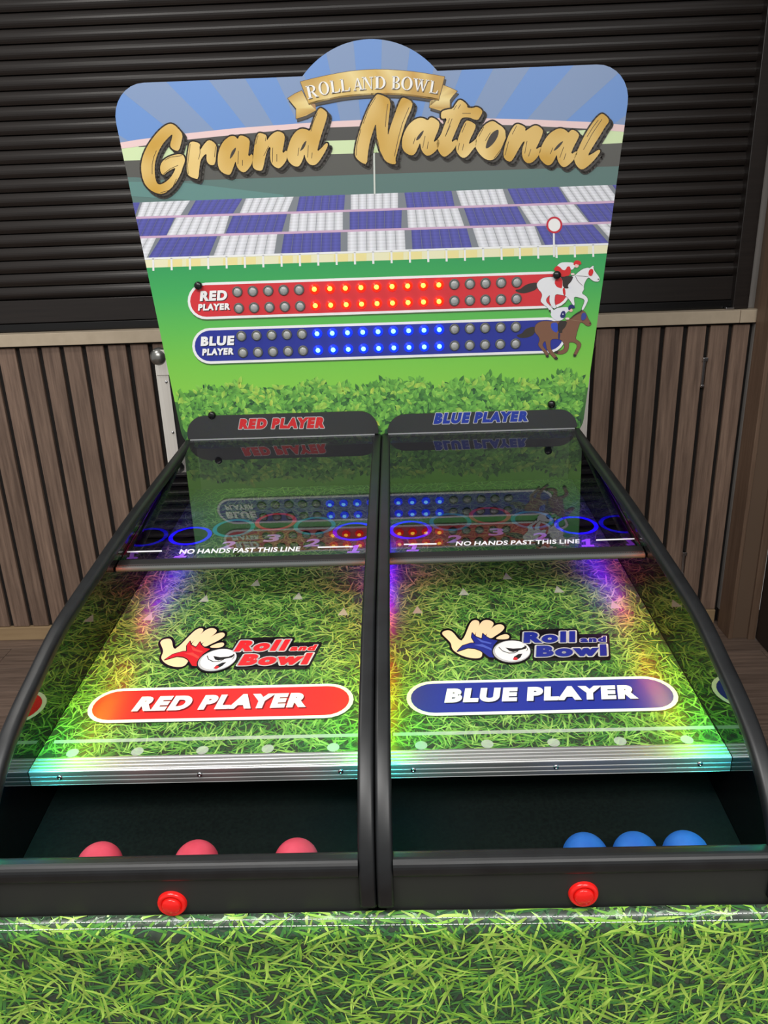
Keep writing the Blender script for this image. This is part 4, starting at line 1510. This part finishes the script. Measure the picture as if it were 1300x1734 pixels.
# gold brush script
A_ = lambda p: (230 + p[0] * 0.13077, 180 + p[1] * 0.13077)
B_ = lambda p: (390 + p[0] * 0.13846, 170 + p[1] * 0.13846)
C_ = lambda p: (590 + p[0] * 0.13846, 150 + p[1] * 0.13846)
D_ = lambda p: (740 + p[0] * 0.12308, 160 + p[1] * 0.12308)
E_ = lambda p: (880 + p[0] * 0.12308, 180 + p[1] * 0.12308)
SCRIPT = [
    (A_, [(560, 580), (590, 480), (612, 370), (570, 310), (500, 240), (440, 225), (370, 260), (290, 330), (210, 430), (140, 540), (90, 660), (70, 780), (80, 890), (110, 990), (160, 1060), (230, 1110), (310, 1138),
          (380, 1125), (440, 1080), (500, 1020), (550, 940), (590, 860), (610, 790), (635, 730), (640, 680), (615, 630), (560, 620), (480, 635), (400, 670), (340, 720), (315, 790), (325, 860), (360, 895), (400, 860),
          (460, 820), (520, 795), (500, 850), (450, 930), (380, 990), (310, 1020), (270, 990), (250, 900), (245, 790), (260, 690), (300, 580), (350, 490), (410, 420), (480, 355), (470, 420), (445, 500), (460, 540), (510, 575)], None),
    (A_, [(700, 470), (740, 455), (800, 470), (838, 495), (830, 580), (880, 500), (940, 435), (1000, 455), (1050, 510), (1045, 600), (1030, 755), (980, 768), (935, 740), (915, 690), (920, 610), (880, 640), (840, 700),
          (825, 800), (812, 945), (760, 935), (700, 910), (665, 870), (660, 780), (670, 650), (685, 540)], None),
    (B_, [(16, 436), (60, 440), (95, 480), (110, 430), (170, 435), (240, 480), (235, 560), (215, 700), (275, 645), (275, 760), (225, 840), (175, 885), (120, 865), (80, 810), (65, 740), (50, 790), (20, 870), (1, 908),
          (-32, 913), (-98, 884), (-145, 828), (-156, 714), (-136, 601), (-88, 507), (-22, 450)], [(72, 572), (35, 605), (10, 645), (-8, 725), (25, 690), (50, 650), (68, 610)]),
    (B_, [(335, 405), (380, 400), (450, 430), (445, 500), (490, 430), (560, 380), (620, 385), (668, 425), (660, 520), (630, 660), (698, 600), (695, 720), (650, 790), (600, 835), (550, 820), (500, 770), (485, 680),
          (495, 560), (460, 590), (430, 690), (410, 800), (390, 860), (340, 862), (285, 835), (270, 780), (285, 650), (300, 520)], None),
    (B_, [(975, 380), (1000, 300), (1040, 180), (1090, 90), (1140, 110), (1190, 160), (1170, 250), (1120, 400), (1080, 540), (1060, 630), (1110, 590), (1170, 520), (1195, 530), (1185, 580), (1130, 680), (1070, 770),
          (1015, 800), (960, 780), (920, 720), (905, 650), (890, 720), (850, 800), (810, 815), (750, 790), (700, 730), (690, 640), (710, 560), (740, 470), (800, 380), (870, 345), (930, 355)],
     [(935, 485), (890, 530), (860, 600), (850, 625), (890, 600), (920, 550)]),
    (C_, [(340, 75), (370, 70), (440, 95), (515, 140), (500, 300), (480, 470), (480, 590), (510, 470), (560, 330), (620, 170), (650, 115), (690, 115), (785, 165), (770, 250), (700, 400), (640, 600), (590, 800),
          (570, 870), (585, 925), (520, 925), (450, 890), (390, 790), (350, 650), (340, 530), (335, 420), (300, 520), (260, 650), (235, 800), (225, 930), (160, 910), (90, 850), (75, 790), (100, 640), (150, 470),
          (210, 310), (270, 180)], None),
    (C_, [(860, 360), (920, 365), (970, 395), (1000, 350), (1060, 370), (1115, 420), (1100, 500), (1060, 590), (1035, 665), (1105, 610), (1110, 690), (1085, 740), (1040, 790), (970, 830), (920, 800), (885, 740),
          (875, 660), (850, 720), (820, 790), (780, 822), (720, 805), (660, 750), (650, 650), (670, 560), (720, 460), (790, 390)], [(925, 505), (880, 540), (840, 590), (820, 640), (860, 625), (900, 570)]),
    (D_, [(60, 235), (130, 210), (215, 200), (260, 120), (305, 70), (360, 95), (415, 150), (410, 185), (490, 190), (540, 170), (600, 200), (625, 240), (590, 310), (560, 355), (500, 345), (450, 320), (380, 315),
          (330, 330), (300, 400), (240, 540), (185, 670), (270, 610), (275, 670), (240, 740), (180, 810), (110, 862), (60, 845), (10, 770), (-10, 700), (0, 620), (50, 560), (90, 440), (140, 325), (60, 340), (50, 290)], None),
    (D_, [(390, 365), (430, 360), (500, 395), (535, 430), (500, 520), (450, 620), (430, 690), (490, 650), (545, 600), (540, 700), (480, 770), (420, 850), (360, 880), (310, 850), (265, 790), (255, 720), (290, 600),
          (330, 480)], None),
    (D_, [(745, 365), (790, 375), (835, 410), (900, 450), (945, 520), (945, 600), (900, 720), (840, 830), (780, 895), (710, 910), (640, 880), (570, 810), (525, 730), (520, 660), (545, 580), (600, 490), (660, 410)],
     [(820, 485), (845, 490), (840, 560), (800, 640), (740, 710), (670, 755), (665, 710), (700, 610), (750, 530)]),
    (E_, [(-57, 247), (-7, 247), (78, 292), (68, 347), (120, 310), (190, 265), (250, 270), (310, 320), (315, 370), (260, 500), (205, 605), (300, 545), (270, 660), (190, 760), (120, 792), (60, 760), (25, 680),
          (30, 580), (70, 480), (40, 490), (-25, 600), (-90, 720), (-130, 768), (-190, 748), (-232, 688), (-215, 560), (-160, 400), (-100, 290)], None),
    (E_, [(510, 310), (570, 305), (630, 330), (665, 370), (700, 325), (750, 330), (815, 385), (800, 440), (740, 550), (690, 670), (795, 605), (770, 700), (680, 800), (610, 845), (560, 820), (515, 750), (505, 660),
          (480, 720), (440, 790), (390, 820), (330, 790), (270, 720), (255, 650), (290, 560), (340, 460), (410, 370)], [(600, 475), (550, 500), (490, 560), (455, 620), (500, 600), (560, 540)]),
    (E_, [(1110, 105), (1150, 110), (1215, 170), (1220, 220), (1170, 280), (1100, 400), (1010, 540), (920, 690), (1000, 650), (1070, 600), (1105, 605), (1090, 650), (1020, 740), (930, 830), (850, 878), (790, 840),
          (745, 760), (745, 690), (790, 610), (850, 470), (940, 310), (1040, 170)], None)]
ko = Ink(BOARD, None, base=19)
kg = Ink(BOARD, None, base=21)
SMO = [([T_(p) for p in chaikin(pts, 1)], [T_(p) for p in chaikin(ho, 1)] if ho else None) for T_, pts, ho in SCRIPT]
for pts, ho in SMO:
    ko.fat(pts, 2.6, (70, 66, 62), (5.5, 6.0))
ko.up()
for pts, ho in SMO:
    ko.fat(pts, 2.7, (58, 50, 44))
for pts, ho in SMO:
    kg.poly(pts, (220, 180, 90))
kg2 = kg.build('script_lettering', bb, M_GOLD)
ko.layer = 22
for pts, ho in SMO:
    if ho:
        ko.poly(ho, (58, 50, 44))
rs = random.Random(4)
for T_, segs in ((A_, [((270, 575), (235, 660), (215, 760), (215, 880)), ((708, 490), (690, 620), (672, 760), (680, 880)), ((380, 700), (450, 660), (600, 640)), ((360, 880), (450, 810), (550, 765)),
                       ((830, 520), (835, 600), (815, 690)), ((1035, 520), (1022, 660)), ((530, 940), (480, 1050)), ((430, 1090), (320, 1120))]),
                 (B_, [((340, 430), (310, 540)), ((440, 440), (430, 500)), ((100, 620), (95, 780)), ((150, 730), (150, 800)), ((520, 580), (515, 760)), ((570, 660), (570, 750)), ((1065, 150), (1010, 280), (985, 380)),
                       ((840, 580), (825, 680)), ((955, 550), (945, 700)), ((1000, 640), (995, 710)), ((470, 560), (410, 680))]),
                 (C_, [((330, 110), (240, 260), (180, 430)), ((150, 500), (100, 700), (95, 820)), ((480, 190), (460, 330), (450, 470)), ((740, 230), (660, 420), (610, 600), (560, 830)), ((355, 620), (380, 760), (440, 880)),
                       ((815, 600), (790, 680)), ((935, 580), (905, 730)), ((975, 650), (960, 740)), ((1265, 370), (1180, 590))]),
                 (D_, [((265, 150), (225, 215)), ((320, 140), (285, 200)), ((345, 262), (460, 262)), ((170, 330), (145, 400)), ((180, 430), (110, 580)), ((395, 395), (340, 525)), ((305, 670), (285, 770)), ((365, 680), (345, 770)),
                       ((640, 450), (570, 580)), ((730, 525), (660, 640)), ((935, 480), (945, 600), (880, 750), (780, 880)), ((1090, 430), (1030, 550)), ((980, 650), (930, 840))]),
                 (E_, [((95, 480), (65, 650)), ((150, 590), (115, 690)), ((450, 570), (415, 660)), ((600, 560), (545, 710)), ((630, 650), (600, 740)), ((1075, 190), (1000, 290), (920, 420)), ((1125, 180), (990, 380), (870, 600))])):
    for sg in segs:
        ko.line([T_(p) for p in sg], 0.9, (62, 48, 28))
ko.build('script_outline', bb)

# knobs that hold the board
kn = lathe_mesh([(0, 0.012), (0.006, 0.0115), (0.0088, 0.009), (0.0094, 0.005), (0.0085, 0.001), (0.0085, 0)], 18)
for pxy in ((337, 483.5), (941.5, 465.5)):
    link('knob', kn, M_KNOB, bb, BOARD.at(*BOARD.px(*pxy), 0.003), True, (math.pi / 2 - LEAN, 0, 0))

# --- name plates at the foot of the board
for s in (-1, 1):
    a, b = (-0.468, -0.0165) if s < 0 else (0.0165, 0.468)
    a2, b2 = (-0.474, -0.0075) if s < 0 else (0.0145, 0.474)
    vt = 0.058 if s < 0 else 0.047
    r_ = 0.045
    pts = [(a2, 0.002), (b2, 0.002)] + [(b2 - r_ + r_ * math.sin(t), vt - r_ + r_ * math.cos(t)) for t in [math.pi / 2 * (1 - i / 8) for i in range(9)]] + \
          [(a2 + r_ - r_ * math.sin(t), vt - r_ + r_ * math.cos(t)) for t in [math.pi / 2 * i / 8 for i in range(9)]]
    n = len(pts)
    bm = bmesh.new()
    bv = [bm.verts.new(BOARD.at(u, v, 0.009)) for u, v in pts] + [bm.verts.new(BOARD.at(u, v, 0.004)) for u, v in pts]
    for i in range(n):
        bm.faces.new([bv[i], bv[(i + 1) % n], bv[n + (i + 1) % n], bv[n + i]])
    bm.faces.new(bv[:n])
    bm.faces.new(bv[n:])
    npn = link('name_plate', bm_mesh(bm), mat('charcoal_plate', (50, 51, 53), 0.4), game)
    npn['label'] = 'charcoal plate at the board foot lettered in %s' % ('red' if s < 0 else 'blue')
    PL = Frame(BOARD.at(0, 0, 0.009), BOARD.u, BOARD.v)
    k = Ink(PL, None, base=1)
    qd = ((404, 726.5), (549, 724.8), (552.5, 706), (407, 709.5)) if s < 0 else ((733.5, 718.2), (893.5, 713.6), (897, 695.8), (738, 699.5))
    tx = 'RED PLAYER' if s < 0 else 'BLUE PLAYER'
    letter(k, tx, qd, (240, 240, 240), 0.08, 0.055, 1.28)
    k.up()
    letter(k, tx, qd, (206, 34, 40) if s < 0 else (30, 56, 160), 0.08, 0.0, 1.28)
    k.build('lettering', npn)
    link('knob', kn, M_KNOB, npn, BOARD.at(*BOARD.px(*((360, 702) if s < 0 else (932.5, 683.5))), 0.003), True, (math.pi / 2 - LEAN, 0, 0))
    # bright joint strip between plate and glass
    link('joint_strip', box_mesh((a, -0.0125, GB - 0.001), (b, -0.0093, GB + 0.0018)), mat('pale_joint_seal', (150, 152, 154), 0.4), npn)

# ================================================================== SKIRT
SK = [(-1.1405, 0.7225), (-1.146, 0.7215), (-1.152, 0.717), (-1.1565, 0.709), (-1.158, 0.698), (-1.156, 0.680), (-1.1545, 0.650), (-1.154, 0.60), (-1.155, 0.50), (-1.157, 0.35), (-1.160, 0.15), (-1.162, 0.01)]
SK = catmull(SK, 4)
arc = [0.0]
for p, q in zip(SK, SK[1:]):
    arc.append(arc[-1] + math.hypot(q[0] - p[0], q[1] - p[1]))


def wave(x, s_):
    g = max(0.0, min(1.0, (s_ - 0.03) / 0.25))
    return g * (0.0035 * math.sin(x * 21 + 0.6) + 0.002 * math.sin(x * 47 + 2 * s_)) - 0.0012 * math.sin(x * 9) * (1 - g)


skirt = empty('table_skirt', (0, -1.155, 0))
tag(skirt, 'glossy grass-printed vinyl skirt hanging below the front panel', 'skirt')
NX = 120
XA, XB = -0.60, 0.60
vs, fs = [], []
for (yy, zz), s_ in zip(SK, arc):
    for i in range(NX + 1):
        x = XA + (XB - XA) * i / NX
        vs.append((x, yy - abs(wave(x, s_)), zz))
for j in range(len(SK) - 1):
    for i in range(NX):
        fs.append((j * (NX + 1) + i, j * (NX + 1) + i + 1, (j + 1) * (NX + 1) + i + 1, (j + 1) * (NX + 1) + i))
sk_me = raw_mesh(vs, fs)
M_SKB = noise_mat('skirt_base_print', (50, 60, 54), (74, 90, 70), nscale=50, rough=0.3)
cl = link('cloth', sk_me, M_SKB, skirt, smooth=True)
arcs = np.array(arc)
SKa = np.array(SK)
SPAL = [(44, 78, 54), (50, 92, 58), (56, 108, 60), (66, 128, 60), (84, 150, 60), (112, 174, 62), (144, 198, 70), (174, 214, 92)]
SV, SO, SCc, SQ, ST = blades(17000, -0.598, 0.598, 0.001, arc[-1] - 0.002, 0.042, 0.0036, SPAL, None, 9)
yy = np.interp(SV[:, 1], arcs, SKa[:, 0])
zz = np.interp(SV[:, 1], arcs, SKa[:, 1])
g = np.clip((SV[:, 1] - 0.03) / 0.25, 0, 1)
wv = np.abs(g * (0.0035 * np.sin(SV[:, 0] * 21 + 0.6) + 0.002 * np.sin(SV[:, 0] * 47 + 2 * SV[:, 1])) - 0.0012 * np.sin(SV[:, 0] * 9) * (1 - g))
ty = np.gradient(SKa[:, 0], arcs)
tz = np.gradient(SKa[:, 1], arcs)
nyv = np.interp(SV[:, 1], arcs, tz)
nzv = -np.interp(SV[:, 1], arcs, ty)
ho = 0.0005 + SO * 0.0008
P = np.stack([SV[:, 0], yy - wv + nyv * ho, zz + nzv * ho], 1)
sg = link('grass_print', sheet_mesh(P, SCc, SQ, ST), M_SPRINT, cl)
sg['kind'] = 'stuff'
# two rows of white stitching
M_STITCH = mat('white_thread', (226, 230, 226), 0.6)
for s_ in (0.0085, 0.0155):
    bm = bmesh.new()
    x = -0.598
    while x < 0.595:
        p = []
        for t_ in (0, 0.005):
            y1 = float(np.interp(s_ + 0.0012 * math.sin((x + t_) * 5), arcs, SKa[:, 0]))
            z1 = float(np.interp(s_ + 0.0012 * math.sin((x + t_) * 5), arcs, SKa[:, 1]))
            p.append((x + t_, y1 - 0.0025, z1 + 0.0012))
        a, b = p
        vv = [bm.verts.new(q) for q in ((a[0], a[1], a[2] - .00035), (b[0], b[1], b[2] - .00035), (b[0], b[1], b[2] + .00035), (a[0], a[1], a[2] + .00035),
                                        (a[0], a[1] - .0006, a[2]), (b[0], b[1] - .0006, b[2]))]
        for q in ((0, 1, 5, 4), (4, 5, 2, 3), (0, 4, 3), (1, 2, 5), (0, 3, 2, 1)):
            bm.faces.new([vv[i] for i in q])
        x += 0.0062
    st = link('stitching', bm_mesh(bm), M_STITCH, cl)
    st['kind'] = 'stuff'

# ================================================================== BALLS
BR = 0.0282
bmx = bmesh.new()
bmesh.ops.create_icosphere(bmx, subdivisions=4, radius=BR)
ball_me = bm_mesh(bmx)
M_RBALL = noise_mat('pink_red_rubber', (192, 56, 76), (208, 74, 94), nscale=40, rough=0.62, bump=0.15, spec=0.3)
M_BBALL = noise_mat('blue_rubber', (28, 88, 172), (42, 106, 188), nscale=40, rough=0.62, bump=0.15, spec=0.3)
ball_b = ball_me.copy()
YB = -1.0925


def seam(R, tilt, yaw):
    n = 40
    vs, fs = [], []
    for i in range(n):
        t = 2 * math.pi * i / n
        for dr, dz in ((-.0004, -.0006), (.00025, 0), (-.0004, .0006)):
            v = Vector(((R + dr) * math.cos(t), (R + dr) * math.sin(t), dz))
            v.rotate(Matrix.Rotation(tilt, 3, 'X'))
            v.rotate(Matrix.Rotation(yaw, 3, 'Z'))
            vs.append(v)
    for i in range(n):
        j = (i + 1) % n
        fs += [(3 * i, 3 * i + 1, 3 * j + 1, 3 * j), (3 * i + 1, 3 * i + 2, 3 * j + 2, 3 * j + 1)]
    return raw_mesh(vs, fs)


LB = {'red': ['pink-red rubber ball at the outer left end of the left tray', 'pink-red rubber ball in the middle of the left tray', 'pink-red rubber ball nearest the centre divider in the left tray'],
      'blue': ['blue rubber ball nearest the centre divider in the right tray', 'blue rubber ball in the middle of the row of three in the right tray', 'blue rubber ball at the outer right end of the right tray']}
for nm, pxs in (('red', ((170, 1470), (333, 1465), (502, 1461))), ('blue', ((991, 1450), (1076, 1449), (1161, 1448)))):
    for i, pxy in enumerate(pxs):
        o, d = pray(*pxy)
        t = (YB - o.y) / d.y
        p = o + t * d
        zc = TRAY_Z(YB) + BR * 1.007
        b_ = link('%s_ball' % nm, ball_me if nm == 'red' else ball_b, M_RBALL if nm == 'red' else M_BBALL, None, (p.x, YB, zc), True, (0.3 * i, 0.7 * i, i))
        tag(b_, LB[nm][i], 'ball', 'rubber balls in the trays')
        sm_ = link('moulding_seam', seam(BR, 1.45 + 0.5 * i, 0.6 * i), M_RBALL if nm == 'red' else M_BBALL, None, (p.x, YB, zc), True)
        sm_.parent = b_
        sm_.matrix_parent_inverse = WORLD[b_.name].inverted()
